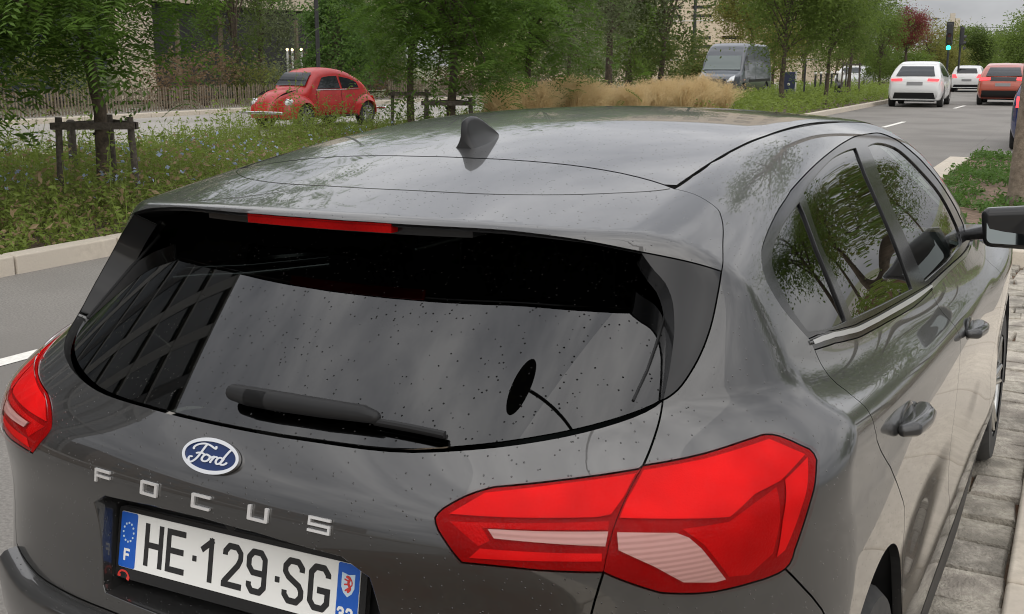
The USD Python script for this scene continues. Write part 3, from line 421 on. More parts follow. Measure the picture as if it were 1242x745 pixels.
lamp('tail_lamp', np.vstack([ED['lampout'], ED['A4'][::-1]]), [('reflector', 'o_top', 'redlit', -.004), ('side_reflector', 'o_side', 'redlit', -.005), ('indicator', 'o_white', 'clearlamp', -.003), ('lower_reflector', 'o_low', 'redlens', -.006)])

# --- badge, letters, plate
def frame_at(x, z, off=0.):
    P, N = lift_shell(rear_chart([(x, z)])); P, N = P[0], N[0]; X = np.array([1., 0, 0]); X -= N*(X@N); X /= np.linalg.norm(X); Y = np.cross(N, X)
    T = np.eye(4); T[:3, 0], T[:3, 1], T[:3, 2], T[:3, 3] = X, Y, N, P+N*off; return T
def place(mesh, T): mm = mesh.copy(); mm.apply_transform(T); return mm
ell = lambda a, b: aff.scale(Point(0, 0).buffer(1, 48), a, b)
T = frame_at(0, 1.007, .001)
bd = obj(CAR, 'oval_badge', place(extr(ell(.0565, .0245), .004), T), M['badge'])
obj(bd, 'badge_ring', place(extr(ell(.0605, .0285).difference(ell(.0545, .0225)), .0065), T), M['chrome'])
def bez(*P): # smooth stroke
    P = np.array(P, float); t = np.arange(len(P)); return CubicSpline(t, P)(np.linspace(0, len(P)-1, 10*len(P)))
scr = [bez((-.95, .30), (-.80, .62), (-.35, .78), (.05, .62), (.15, .72)), bez((-.35, .72), (-.50, .2), (-.68, -.35), (-.92, -.62), (-1.05, -.42), (-.92, -.25)), bez((-.72, .05), (-.50, .12), (-.30, .05)),
       bez((-.10, .05), (-.32, -.02), (-.36, -.32), (-.14, -.36), (0, -.12), (-.10, .05)), bez((.02, .0), (.10, -.02), (.20, .05), (.14, -.18), (.10, -.36)), bez((.17, -.08), (.28, .06), (.38, .02)),
       bez((.66, .0), (.46, .04), (.36, -.2), (.46, -.38), (.62, -.22), (.70, .05)), bez((.92, .70), (.78, .35), (.66, -.05), (.62, -.32), (.76, -.34), (.90, -.18))]
txt = shapely.union_all([LineString(s).buffer(.058) for s in scr]); txt = aff.scale(txt, .041, .0235, origin=(0, 0))
obj(bd, 'badge_script', place(extr(aff.translate(txt, 0, -.001), .0055), T), M['chrome'])
def letter(ch):
    w, h, t = .020, .0115, .0042
    full = sbox(-w, -h, w, h).buffer(-.002).buffer(.002)
    if ch == 'F': return shapely.union_all([sbox(-w, h-t, w, h), sbox(-w, -h, -w+t*1.3, h), sbox(-w+t*2, -t*.55, w, t*.45)]).union(sbox(-w, -t*.55, 0, t*.45))
    if ch == 'O': return full.difference(sbox(-w+t*1.5, -h+t, w-t*1.5, h-t))
    if ch == 'C': return full.difference(sbox(-w+t*1.5, -h+t, w+1, h-t))
    if ch == 'U': return full.difference(sbox(-w+t*1.5, -h+t, w-t*1.5, h+1))
    if ch == 'S': return shapely.union_all([sbox(-w, h-t*.95, w, h), sbox(-w, -t*.5, w, t*.5), sbox(-w, -h, w, -h+t*.95), sbox(-w, 0, -w+t, h), sbox(w-t, -h, w, 0)])
for ch, x, z in (('F', -.238, .938), ('O', -.119, .9405), ('C', 0, .942), ('U', .118, .945), ('S', .233, .948)):
    obj(CAR, 'lettering', place(extr(letter(ch), .004), frame_at(x, z, .0003)), M['letterchrome'], smooth=False)
TL, TR, BL = np.array([-.26, .089, .851]), np.array([.26, .101, .861]), np.array([-.26, .068, .756])
X = (TR-TL); WP = np.linalg.norm(X); X /= WP; Y = TL-BL; Y -= X*(Y@X); HP = np.linalg.norm(Y); Y /= HP; N = np.cross(X, Y)
TP = np.eye(4); TP[:3, 0], TP[:3, 1], TP[:3, 2], TP[:3, 3] = X, Y, N, BL
rr = lambda x0, y0, x1, y1, r: sbox(x0+r, y0+r, x1-r, y1-r).buffer(r)
TPf = TP.copy(); TPf[:3, 3] = BL-N*.012
pf = obj(CAR, 'plate_frame', place(extr(rr(-.008, -.020, WP+.012, HP+.008, .008), .0125), TPf), M['black'])
plate = obj(CAR, 'number_plate', place(extr(rr(0, 0, WP, HP, .004), .0022), TP), M['white'])
bw = .040
def onplate(name, poly, mt, z=.0022, h=.0006, parent=None):
    T_ = TP.copy(); T_[:3, 3] = BL+N*z; return obj(parent or plate, name, place(extr(poly, h), T_), M[mt], smooth=False)
onplate('blue_band', rr(.0005, .0005, bw, HP-.0005, .004), 'blue'); onplate('blue_band', rr(WP-bw-.002, .0005, WP-.0005, HP-.0005, .004), 'blue')
sx, sy = HP*.70, 0
st = shapely.union_all([aff.translate(Point(0, 0).buffer(.0019, 6), .0205+.0125*math.cos(a), HP*.64+.0165*math.sin(a)) for a in np.arange(12)*math.pi/6]); onplate('stars', st, 'starink', .0028)
def strokes(L, w, sx, sy, ox, oy): return aff.translate(aff.scale(shapely.union_all([LineString(s).buffer(w, cap_style='square' if len(s) == 2 else 'flat', join_style='round') for s in L]), sx, sy, origin=(0, 0)), ox, oy)
GL = {'H': [[(0, 0), (0, 2)], [(1, 0), (1, 2)], [(0, 1), (1, 1)]], 'E': [[(0, 0), (0, 2)], [(0, 0), (1, 0)], [(0, 1.02), (.9, 1.02)], [(0, 2), (1, 2)]],
      '1': [[(.62, 0), (.62, 2)], [(.1, 1.55), (.62, 1.98)]], '2': [[(0, 1.5), (.0, 1.7), (.25, 2), (.75, 2), (1, 1.72), (1, 1.4), (.85, 1.08), (0, .1)], [(0, 0), (1, 0)]],
      '9': [[(.05, .45), (.05, .25), (.25, 0), (.75, 0), (1, .28), (1, 1.7), (.75, 2), (.25, 2), (0, 1.7), (0, 1.25), (.25, .95), (.98, .95)]],
      'S': [[(1, 1.52), (1, 1.72), (.75, 2), (.25, 2), (0, 1.7), (0, 1.42), (.2, 1.18), (.85, .82), (1, .58), (1, .28), (.75, 0), (.25, 0), (0, .28), (0, .48)]],
      'G': [[(1, 1.55), (1, 1.7), (.75, 2), (.25, 2), (0, 1.7), (0, .3), (.25, 0), (.75, 0), (1, .3), (1, .88)], [(.55, .88), (1, .88)]], '3': [[(.0, 1.6), (.2, 2), (.75, 2), (1, 1.7), (1, 1.3), (.75, 1.05), (.4, 1.05)], [(.75, 1.05), (1, .8), (1, .3), (.75, 0), (.2, 0), (0, .4)]],
      'F': [[(0, 0), (0, 2)], [(0, 1), (.85, 1)], [(0, 2), (1, 2)]]}
ch_h = HP*.755; sc_ = (ch_h-.0098)/2; cw = .0335
xc = .0655
for s in 'HE-129-SG':
    if s == '-':
        onplate('plate_dot', rr(xc+.004, HP*.47-.005, xc+.0135, HP*.47+.0045, .001), 'ink'); xc += .0245
    else:
        onplate('plate_character', strokes(GL[s], .0, 1, 1, 0, 0) if 0 else aff.translate(shapely.union_all([LineString([(a*cw, b*sc_) for a, b in q]).buffer(.0051, cap_style='flat' if len(q) > 2 else 'square', join_style='round') for q in GL[s]]), xc, HP*.5-sc_), 'ink'); xc += cw+.0185
onplate('country_letter', aff.translate(shapely.union_all([LineString([(a*.010, b*.0085) for a, b in q]).buffer(.0021, cap_style='square') for q in GL['F']]), .0145, HP*.15), 'white', .0028)
for k in (0, 1): onplate('region_number', aff.translate(shapely.union_all([LineString([(a*.0095, b*.0085) for a, b in q]).buffer(.0021) for q in GL['3']]), WP-.037+.0165*k, HP*.10), 'white', .0028)
sh = Polygon([(-.0125, .018), (-.0125, -.004), (-.008, -.013), (0, -.019), (.008, -.013), (.0125, -.004), (.0125, .018), (0, .0155)]); sh = aff.translate(sh, WP-.0215, HP*.66)
onplate('region_shield', sh, 'starink', .0028)
li = aff.translate(shapely.union_all([LineString(bez((-.002, .012), (.003, .009), (.001, .003), (.004, -.003), (.001, -.010))).buffer(.0022), LineString([(.001, .006), (-.006, .008)]).buffer(.0012), LineString([(.002, .001), (-.006, .000)]).buffer(.0012), LineString([(.003, -.004), (-.004, -.009)]).buffer(.0013), LineString(bez((.004, -.002), (.008, .002), (.006, .009))).buffer(.001)]), WP-.0215, HP*.66)
onplate('region_lion', li, 'redink', .0034)
ph = aff.translate(LineString(bez((-.012, -.004), (-.0115, .000), (-.006, .004), (.000, .0045), (.006, .003), (.0115, -.003), (.012, -.007))).buffer(.0016).union(sbox(-.0145, -.0065, -.0075, -.002)).union(aff.rotate(sbox(.0075, -.010, .014, -.004), -20)), .014, -.0115)
onplate('handset_mark', ph, 'redink', .0008, parent=pf)
obj(CAR, 'reversing_camera', cat([place(trimesh.creation.cylinder(.011, .02, sections=24), T_) for T_ in [np.array([[1, 0, 0, .018], [0, .25, .968, .075], [0, -.968, .25, .893], [0, 0, 0, 1.]])]]), M['matte'])
# --- wiper
def on_glass(x, z, off): P, N = lift_glass()(np.array([[x, z]])); return P[0]+N[0]*off
WIP = {'arm': [[-0.0023, 1.0822, 0.014039999999999999], [0.0315, 1.0806, 0.015600000000000001], [0.074, 1.0809, 0.016380000000000002], [0.1771, 1.0806, 0.01482], [0.2496, 1.0808, 0.013260000000000001], [0.2697, 1.0786, 0.01014]], 'blade': [[0.2658, 1.0763, 0.016], [0.3219, 1.074, 0.016], [0.3629, 1.0713, 0.016], [0.3872, 1.0692, 0.016]]}
arm = [(*on_glass(x, z, .020), r) for x, z, r in WIP['arm']]
wp = obj(CAR, 'rear_wiper', hull(arm[:3]), M['matte']); obj(wp, 'arm_cover', hull(arm[1:]), M['matte'])
bl_ = [on_glass(x, z, o) for x, z, o in WIP['blade']]; obj(wp, 'blade', cat([tube(bl_, .0055, 8), tube(np.array(bl_)+[0, .006, -.006], .004, 6)]), M['matte'])
# --- shark fin antenna
zf = lambda x, y: float(lift_top(np.array([[x, y]]))[0][0, 2])
AY = 0.835
def fin_sec(y, w, h, t):
    z0 = zf(0, y)-.004; return [(-w, y, z0), (w, y, z0), (-w*.8, y, z0+.012), (w*.8, y, z0+.012), (-t, y, z0+h), (t, y, z0+h)]
def fin_ring(y, w, h, t, n=18): # rounded section: wide foot, slim blade
    z0 = zf(0, y)-.004; u = np.linspace(0, 1, n); x = t*.55+(w-t*.55)*np.clip(1-u, 0, 1)**3.2; x = np.where(u > .9, x*np.sqrt(np.clip(1-((u-.9)/.1)**2, 0.02, 1)), x); L_ = np.stack([x, np.full(n, y), z0+h*u], 1); return np.vstack([L_, (L_*[-1, 1, 1])[::-1]])
yy_ = AY+np.array([-.004, .000, .006, .016, .030, .048, .070, .095, .118, .134, .142]); hh_ = np.array([.040, .060, .0655, .067, .0665, .062, .052, .036, .022, .011, .005]); ww_ = np.array([.023, .027, .0295, .031, .0315, .0315, .030, .027, .021, .013, .006]); tt_ = np.array([.013, .0145, .0145, .014, .0135, .013, .012, .0115, .011, .010, .005])
R_ = [fin_ring(*q) for q in zip(yy_, ww_, hh_, tt_)]; n_ = len(R_[0]); V_ = np.vstack(R_+[R_[0].mean(0)[None], R_[-1].mean(0)[None]]); f_ = []
for i in range(len(R_)-1):
    for j in range(n_): k = (j+1) % n_; f_ += [(i*n_+j, i*n_+k, (i+1)*n_+k), (i*n_+j, (i+1)*n_+k, (i+1)*n_+j)]
for j in range(n_): k = (j+1) % n_; o_ = (len(R_)-1)*n_; f_ += [(len(V_)-2, k, j), (len(V_)-1, o_+j, o_+k)]
t_ = trimesh.Trimesh(V_, f_, process=False); t_.fix_normals(); obj(CAR, 'roof_antenna', t_, M['finpaint'], smooth=50)
# --- door handles
def side_pt(y, z, off): P, N = lift_shell(chart([(.9, y, z)])); return P[0]+N[0]*off
for y0, z0 in [(0.93,.930),(1.94,.888)]:
    for s_ in (1, -1):
        mm = lambda b: [(s_*q[0], q[1], q[2], q[3]) for q in b]
        T_ = np.eye(4); P_, N_ = lift_shell(chart([(.9, y0+.06, z0)])); N_ = N_[0]; Y_ = np.array([0, 1., -.05]); Y_ -= N_*(Y_@N_); Y_ /= np.linalg.norm(Y_); T_[:3, 0], T_[:3, 1], T_[:3, 2], T_[:3, 3] = N_, Y_, np.cross(N_, Y_), P_[0]
        sp_ = trimesh.creation.icosphere(3); sp_.apply_scale((.007, .075, .031)); cup = place(sp_, T_); cup.vertices[:, 0] *= s_; cup = cup if s_ > 0 else trimesh.Trimesh(cup.vertices, cup.faces[:, ::-1], process=False)
        h = obj(CAR, 'door_handle', hull(mm([(*side_pt(y0-.030, z0+.003, .010), .012), (*side_pt(y0-.010, z0+.001, .026), .015), (*side_pt(y0+.05, z0-.002, .034), .0155), (*side_pt(y0+.11, z0-.005, .033), .0145), (*side_pt(y0+.16, z0-.008, .020), .012), (*side_pt(y0+.178, z0-.010, .008), .010)])), M['handlepaint'], smooth=60)
        obj(h, 'handle_cup', cup, M['black'], smooth=True)
# --- mirrors
unit_ = lambda v: v/np.linalg.norm(v)
for s_ in (1, -1):
    mm = lambda b: [(s_*(q[0]-.085), q[1], q[2], q[3]) for q in b]
    mi = obj(CAR, 'door_mirror', hull(mm([(.980, 2.67, 1.045, .024), (1.115, 2.70, 1.042, .030), (1.138, 2.705, 1.095, .030), (.972, 2.67, 1.125, .026), (1.085, 2.69, 1.132, .028), (.965, 2.76, 1.05, .02), (1.10, 2.80, 1.06, .03), (.965, 2.76, 1.11, .025), (1.09, 2.80, 1.11, .03)])), M['paint'], smooth=40)
    obj(mi, 'mirror_rim', hull(mm([(.980, 2.655, 1.045, .024), (1.115, 2.686, 1.042, .028), (1.138, 2.692, 1.095, .026), (.972, 2.655, 1.125, .026), (1.085, 2.676, 1.132, .026)])), M['black'])
    c4 = np.array([(.972, 2.626, 1.040), (1.122, 2.658, 1.034), (1.136, 2.669, 1.098), (1.09, 2.668, 1.134), (.966, 2.639, 1.128)]); n_ = np.cross(c4[1]-c4[0], c4[4]-c4[0]); n_ /= np.linalg.norm(n_); c4 = c4-np.outer((c4-c4[0])@n_, n_); c0_ = c4.mean(0); ex = unit_(c4[1]-c4[0]); ey = np.cross(n_, ex); pg = Polygon(np.stack([(c4-c0_)@ex, (c4-c0_)@ey], 1)).buffer(-.016).buffer(.018, 8); g2 = np.asarray(pg.exterior.coords)[:-1]; A = c0_+g2[:, :1]*ex+g2[:, 1:]*ey; nA = len(A)
    v = np.vstack([A, A+n_*-.004, [A.mean(0)]]); f = [(i, (i+1) % nA, 2*nA) for i in range(nA)]+[(i, nA+i, nA+(i+1) % nA) for i in range(nA)]+[(i, nA+(i+1) % nA, (i+1) % nA) for i in range(nA)]
    v = v+n_*.004; v[:, 0] = s_*(v[:, 0]-.085); t_ = trimesh.Trimesh(v, f, process=False); 
    if s_ > 0: t_.invert()
    obj(mi, 'mirror_glass', t_, M['mirrorglass'], smooth=False)
    obj(mi, 'mirror_stalk', hull(mm([(.88, 2.84, 1.045, .022), (.88, 2.74, 1.04, .018), (.97, 2.74, 1.06, .024)])), M['black'])
# --- wheels
def wheel(parent, x, y, s_, R=.316, spokes=5, mt='satin'):
    w = .205; prof = [(R-.105, -w/2), (R-.02, -w/2), (R-.004, -w/2+.02), (R, -w/2+.045), (R, w/2-.045), (R-.004, w/2-.02), (R-.02, w/2), (R-.105, w/2)]
    ty = revolve(prof, 48); Rm = trimesh.transformations.rotation_matrix(math.pi/2, [0, 1, 0]); L = trimesh.transformations.translation_matrix([x, y, R])
    ty.apply_transform(L@Rm); wl = obj(parent, 'wheel', ty, M['rubber'])
    rim = revolve([(R-.125, -.09), (R-.10, -.10), (R-.10, .10), (R-.112, .09), (R-.125, .0), (R-.125, -.09)], 48); rim.apply_transform(L@Rm); obj(wl, 'rim', rim, M[mt])
    sp = []
    for k in range(spokes):
        for da in (-.16, .16):
            a = k*2*math.pi/spokes+da; c, s = math.cos(a), math.sin(a); sp.append(hull([(x+s_*.07, y+.05*c, R+.05*s, .016), (x+s_*.088, y+(R-.115)*c, R+(R-.115)*s, .014)]))
    sp.append(place(trimesh.creation.cylinder(.06, .06, sections=24), trimesh.transformations.translation_matrix([x+s_*.06, y, R])@Rm)); obj(wl, 'spokes', cat(sp), M[mt])
    obj(wl, 'brake_disc', place(trimesh.creation.cylinder(R-.14, .02, sections=32), trimesh.transformations.translation_matrix([x, y, R])@Rm), M['matte'])
for y in (.80, 3.50):
    for s_ in (1, -1):
        wheel(CAR, s_*.79, y, s_)
        an = np.linspace(-.25, math.pi+.25, 20); rows = np.stack([0*an, y-.02*(y < 1)+.375*np.cos(an), .33+.40*np.sin(an)], 1); o_ = np.vstack([rows+[s_*.60, 0, 0], rows+[s_*.893, 0, 0]]); a_ = np.arange(19)
        obj(CAR, 'wheel_arch_liner', (o_, np.vstack([np.stack([a_, a_+1, a_+21], 1), np.stack([a_, a_+21, a_+20], 1)])), M['dark'], smooth=True)
# --- underbody, interior
obj(CAR, 'underbody', cat([bx(-.62, .62, .2, 4.15, .17, .40), bx(-.86, .86, 1.25, 3.05, .19, .42), bx(-.70, .70, .16, .42, .22, .62), bx(-.60, .60, 3.3, 4.1, .4, .85)]), M['dark'])
obj(CAR, 'parcel_shelf', bx(-.62, .62, .36, .92, .985, 1.0), M['seat'])
for x in (-.40, 0, .40):
    st_ = obj(CAR, 'rear_seat', cat([rbx(x-.20, x+.20, .95, 1.10, .45, 1.06, .04), rbx(x-.20, x+.20, 1.05, 1.55, .40, .56, .04)]), M['seat']); obj(st_, 'headrest', rbx(x-.12, x+.12, .97, 1.06, 1.08, 1.24, .035), M['seat'])
for x in (-.38, .38):
    st_ = obj(CAR, 'front_seat', cat([rbx(x-.24, x+.24, 1.95, 2.12, .45, 1.12, .05), rbx(x-.25, x+.25, 2.05, 2.6, .38, .55, .05)]), M['seat']); obj(st_, 'headrest', rbx(x-.13, x+.13, 1.97, 2.08, 1.14, 1.33, .04), M['seat'])
obj(CAR, 'dashboard', rbx(-.70, .70, 2.9, 3.25, .70, .98, .05), M['seat'])
obj(CAR, 'headlining', (lambda v: (v, [(0, 1, 2), (0, 2, 3)]))(np.array([(-.5, .80, 1.385), (.5, .80, 1.385), (.5, 2.5, 1.40), (-.5, 2.5, 1.40)])), M['matte'])
# ================================================================ the street
def ray_px(px, py): # a direction of the survey that the layout was measured with
    d = FWD*FPX+RGT*(px-621)-UPV*(py-330.92); return d/np.linalg.norm(d)
def spot(px, depth, z=0.):
    """Ground point on the vertical plane of bearing px at this forward depth."""
    d = ray_px(px, 77.); d = d*(depth/(d@FWD)); return np.array([d[0], d[1], z])
MS = {}
MS['asphalt'] = noisy('road_asphalt', (.13, .121, .108), (.25, .235, .212), 70, .85, bump=.3, scale2=.5, c2=(.15, .139, .125), bscale=110)
MS['soil'] = noisy('dark_soil', (.05, .035, .022), (.12, .085, .055), 9, .95, bump=.6)
MS['mulch'] = noisy('leafy_soil', (.07, .045, .028), (.20, .135, .09), 14, .95, bump=.6)
MS['curb'] = noisy('pale_curb_stone', (.42, .37, .30), (.55, .49, .40), 18, .85, bump=.2, scale2=1.2, c2=(.46, .41, .34))
MS['paving'] = noisy('beige_paving', (.25, .228, .195), (.33, .30, .26), 6, .85, scale2=.5, c2=(.23, .21, .18))
MS['line'] = noisy('road_paint', (.62, .60, .55), (.78, .76, .70), 30, .7)
for k, (a, b) in enumerate((((.27, .245, .20), (.46, .42, .35)), ((.22, .20, .165), (.40, .365, .31)), ((.32, .285, .24), (.50, .46, .385)))):
    MS[f'cobble{k}'] = noisy('cobble_stone' if not k else f'cobble_stone_{k}', a, b, 34, .85, bump=.9, scale2=6., c2=tuple(.7*v for v in a))
MS['joint'] = noisy('sandy_joint', (.07, .055, .038), (.15, .115, .08), 30, .95, bump=.4, scale2=3, c2=(.10, .045, .02))

obj('/World', 'ground', bx(-400, 300, -300, 700, -1, -.06), noisy('far_ground', (.12, .13, .07), (.2, .2, .12), .3, .95), kind='structure')
obj('/World', 'road', bx(-7.3, -1.9, -120, 300, -.5, 0), MS['asphalt'], kind='structure')
obj('/World', 'far_road', bx(-25, -15.4, -120, 300, -.5, .004), noisy('worn_asphalt', (.27, .255, .23), (.36, .34, .31), 40, .85, scale2=.3, c2=(.24, .225, .20)), kind='structure')
obj('/World', 'median_ground', bx(-15.25, -7.4, -60, 260, -.5, .09), MS['soil'], kind='structure')
obj('/World', 'planting_bed', bx(-1.62, .6, 9.6, 19.4, -.4, .09), MS['mulch'], kind='structure')
pv = obj('/World', 'pavement', bx(.22, 30, -60, 90, -.5, .02), MS['paving'], kind='structure')
obj('/World', 'far_pavement', bx(-29, -25.3, -60, 120, -.5, .10), MS['paving'], kind='structure')
obj('/World', 'parking_bay', bx(-1.9, .0, 19.4, 60, -.5, -.002), MS['asphalt'], kind='structure')
bay = obj('/World', 'cobbled_bay', bx(-2.3, -.06, -30, 9.6, -.5, -.022), MS['joint'], kind='structure')
# cobbles of the bay, each a stone
def cobble(w, l, h, r):
    a = r.uniform(-.016, .012, (4, 2)); base = np.array([(-w/2, -l/2), (w/2, -l/2), (w/2, l/2), (-w/2, l/2)])+a
    top = base*(1-r.uniform(.05, .11)/np.array([1, 1])); z = h+r.uniform(-.008, .008, 4)
    mid = base*.97; v = np.vstack([np.c_[base, np.full(4, -.05)], np.c_[mid, z-.010], np.c_[top, z]]); c = np.r_[top.mean(0), h+.006]; v = np.vstack([v, c])
    f = []
    for q in (0, 4):
        for i in range(4): j = (i+1) % 4; f += [(q+i, q+j, q+4+j), (q+i, q+4+j, q+4+i)]
    for i in range(4): f.append((8+i, 8+(i+1) % 4, 12))
    return trimesh.Trimesh(v, f, process=False)
rc = np.random.default_rng(3); y = 1.2; stones = []
while y < 9.3:
    l = rc.uniform(.17, .25); x = -.07+rc.uniform(-.01, .0)
    while x > -.75:
        w = rc.uniform(.16, .34); x0 = max(x-w, -.80); s_ = cobble(x-x0-.006, l-.008, -.002, rc); s_.apply_translation(((x+x0)/2, y+l/2, 0)); stones.append((abs(x)+abs(y-3)*.25, s_)); x = x0
    y += l
stones.sort(key=lambda t: t[0])
for k, (_, s_) in enumerate(stones[:290]): obj(bay, 'cobble', s_, MS[f'cobble{k*7 % 3}'], smooth=40)
rest = [s_ for _, s_ in stones[290:]]
if rest: obj(bay, 'more_cobbles', cat(rest), MS['cobble1'], smooth=40, kind='stuff')
# curbs: rows of stones
def curb_row(name, x0, x1, ys, z1, n_sep=80, mtl='curb'):
    root = UsdGeom.Xform.Define(stage, path_for('/World', name)).GetPrim(); tag(root, kind='structure'); r = str(root.GetPath())
    for k in range(len(ys)-1):
        b = rbx(x0, x1, ys[k]+.007, ys[k+1]-.007, -.25, z1, .016) if k < n_sep else bx(x0, x1, ys[k]+.004, ys[k+1]-.004, -.25, z1)
        if k < n_sep: obj(r, 'curb_stone', b, MS[mtl], smooth=35)
        else:
            obj(r, 'far_curb_stones', cat([bx(x0, x1, ys[q]+.004, ys[q+1]-.004, -.25, z1) for q in range(k, len(ys)-1)]), MS[mtl], kind='stuff', smooth=False); break
curb_row('median_curb', -7.42, -7.24, np.arange(3.2, 110, 1.), .15, 60)
curb_row('median_far_curb', -15.42, -15.22, np.arange(6, 110, 1.), .13, 60)
curb_row('far_curb', -25.3, -25.0, np.arange(10, 110, 1.), .14, 60)
curb_row('pavement_curb', -.085, .22, np.arange(-3.6, 9.7, 1.), .035, 30)
curb_row('bed_curb', -1.92, -1.62, np.arange(9.6, 19.5, 1.), .12, 30)
curb_row('bed_side_curb', -1.6, -.1, np.array([9.35, 9.6]), .12)
# lane dashes
for k in range(0, 8):
    y0 = 1.9+13.3*k; x0 = -5.2+.022*(y0-3.5); p = np.array([(x0, y0, .004), (x0+.13, y0, .004), (x0+.13+.066, y0+3, .004), (x0+.066, y0+3, .004)]); obj('/World', 'lane_marking', (p, [(0, 1, 2), (0, 2, 3)]), MS['line'], smooth=False, kind='structure')

# ---------------------------------------------------------------- foliage
def leafmat(name, c0, c1, trans=.35, scale=3.):
    return mat(name, {'g': ('geometry', {}), 'r': ('rgb_ramp', {'ramp': [(0, c0), (1, c1)]}), 'p': ('principled_bsdf', {'roughness': .55, 'specular_ior_level': .35}), 't': ('translucent_bsdf', {}), 'm': ('mix_closure', {'fac': trans})},
               [('g.random_per_island', 'r.fac'), ('r.color', 'p.base_color'), ('r.color', 't.color'), ('p.BSDF', 'm.closure1'), ('t.BSDF', 'm.closure2')], surface='m.closure')
LM = {'locust': leafmat('locust_leaf', (.095, .17, .026), (.31, .43, .085), .52), 'dark': leafmat('dark_leaf', (.08, .12, .024), (.22, .27, .065), .45), 'olive': leafmat('olive_leaf', (.14, .155, .038), (.30, .31, .09), .45),
      'mid': leafmat('mid_green_leaf', (.115, .17, .030), (.31, .36, .085), .48), 'grey': leafmat('grey_green_leaf', (.15, .18, .09), (.28, .31, .18), .4), 'red': leafmat('wine_red_leaf', (.15, .032, .028), (.33, .10, .075), .4),
      'yellow': leafmat('yellow_green_leaf', (.18, .18, .04), (.36, .32, .10), .42), 'weed': leafmat('meadow_leaf', (.18, .24, .045), (.46, .49, .14), .42), 'brown': leafmat('brown_shrub_leaf', (.17, .115, .065), (.38, .28, .17), .4),
      'flower': leafmat('pale_blue_flower', (.32, .38, .52), (.58, .62, .72), .2), 'straw': leafmat('dry_grass', (.62, .50, .27), (.82, .71, .45), .45), 'strawhead': leafmat('seed_head', (.60, .46, .25), (.80, .66, .41), .45), 'fresh': leafmat('fresh_leaf', (.08, .15, .03), (.22, .30, .08), .42), 'pink': leafmat('faded_leaf', (.30, .22, .12), (.45, .34, .22))}
MS['bark'] = noisy('bark', (.045, .034, .024), (.11, .085, .06), 14, .95, bump=.8)
MS['barklight'] = noisy('pale_bark', (.14, .11, .08), (.25, .20, .15), 18, .95, bump=.8)
def unit(v): return v/(np.linalg.norm(v, axis=-1, keepdims=True)+1e-9)
def leaves(P, size, r, droop=.3, aspect=.45, up=.6):
    """Rhombic leaves at points P: two triangles each, folded a little along the midrib."""
    n = len(P); D = unit(r.normal(size=(n, 3))*[1, 1, .6]-[0, 0, droop]); U = unit(r.normal(size=(n, 3))+[0, 0, up]); S = unit(np.cross(D, U)); U = np.cross(S, D)
    L = (size*r.uniform(.6, 1.3, n))[:, None]; a = P; b = P+D*L*.5+S*L*aspect*.5+U*L*.07; c = P+D*L; d = P+D*L*.5-S*L*aspect*.5+U*L*.07
    V = np.stack([a, b, c, d], 1).reshape(-1, 3); i = np.arange(n)*4; F_ = np.vstack([np.stack([i, i+1, i+2], 1), np.stack([i, i+2, i+3], 1)]); return V, F_
def sprays(P, size, r, pairs=7):
    """Pinnate leaves: a drooping rib with pairs of leaflets."""
    n = len(P); D = unit(r.normal(size=(n, 3))*[1, 1, .35]); S = unit(np.cross(D, [0, 0, 1.]+r.normal(size=(n, 3))*.25)); U = np.cross(S, D); L = size*r.uniform(.7, 1.3, n)
    Q, T = [], []
    vs = []
    for k in range(pairs):
        t = (k+.6)/pairs; c = P+D*(L*t)[:, None]-np.array([0, 0, 1.])*(L*.45*t*t)[:, None]
        for s in (-1, 1):
            dirn = unit(S*s*.85+D*.5-U*.1); l = (L*.30*(1-.45*abs(t-.45)))[:, None]; w = l*.17; side = unit(np.cross(dirn, U))
            vs.append(np.stack([c, c+dirn*l*.5+side*w, c+dirn*l-U*l*.12, c+dirn*l*.5-side*w], 1))
    V = np.concatenate(vs, 0).reshape(-1, 3); m_ = len(V)//4; i = np.arange(m_)*4; return V, np.vstack([np.stack([i, i+1, i+2], 1), np.stack([i, i+2, i+3], 1)])
def crown_points(n, c, rad, r, clumps=26, spread=.28, shape=1.):
    K = unit(r.normal(size=(clumps, 3)))*(r.uniform(.25, 1, clumps)**.6)[:, None]
    K[:, :2] *= (1-.5*np.maximum(K[:, 2:3], 0)*shape); k = r.integers(0, clumps, n)
    sz = r.uniform(.6, 1.3, clumps)[k][:, None]; return c+(K[k]+r.normal(size=(n, 3))*spread*sz*[1, 1, .75])*rad, c+K*rad
def trunk_mesh(h, r0, tips, base, r):
    P = [np.array([0, 0, -.1]), np.array([0, 0, h*.5])+r.normal(size=3)*[.02, .02, 0]*h, np.array([0, 0, h])+r.normal(size=3)*[.03, .03, 0]*h]
    L = [tube(P, [r0*1.15, r0*.9, r0*.75], 10)]
    top = P[-1]; ctr = top+(tips.mean(0)-top)*1.0; lead = [top, top*.5+ctr*.5, ctr, ctr+[0, 0, (tips[:, 2].max()-ctr[2])*.8]]; L.append(tube(lead, [r0*.74, r0*.55, r0*.35, r0*.08], 8))
    for t in tips:
        q = r.uniform(.0, .8); s = np.array(lead[0])*(1-q)+np.array(lead[2])*q; m_ = s*.5+t*.5+[0, 0, .08*np.linalg.norm(t-s)]; L.append(tube([s, m_, t], [r0*.33*(1-.4*q), r0*.2, r0*.05], 5))
    return cat(L)
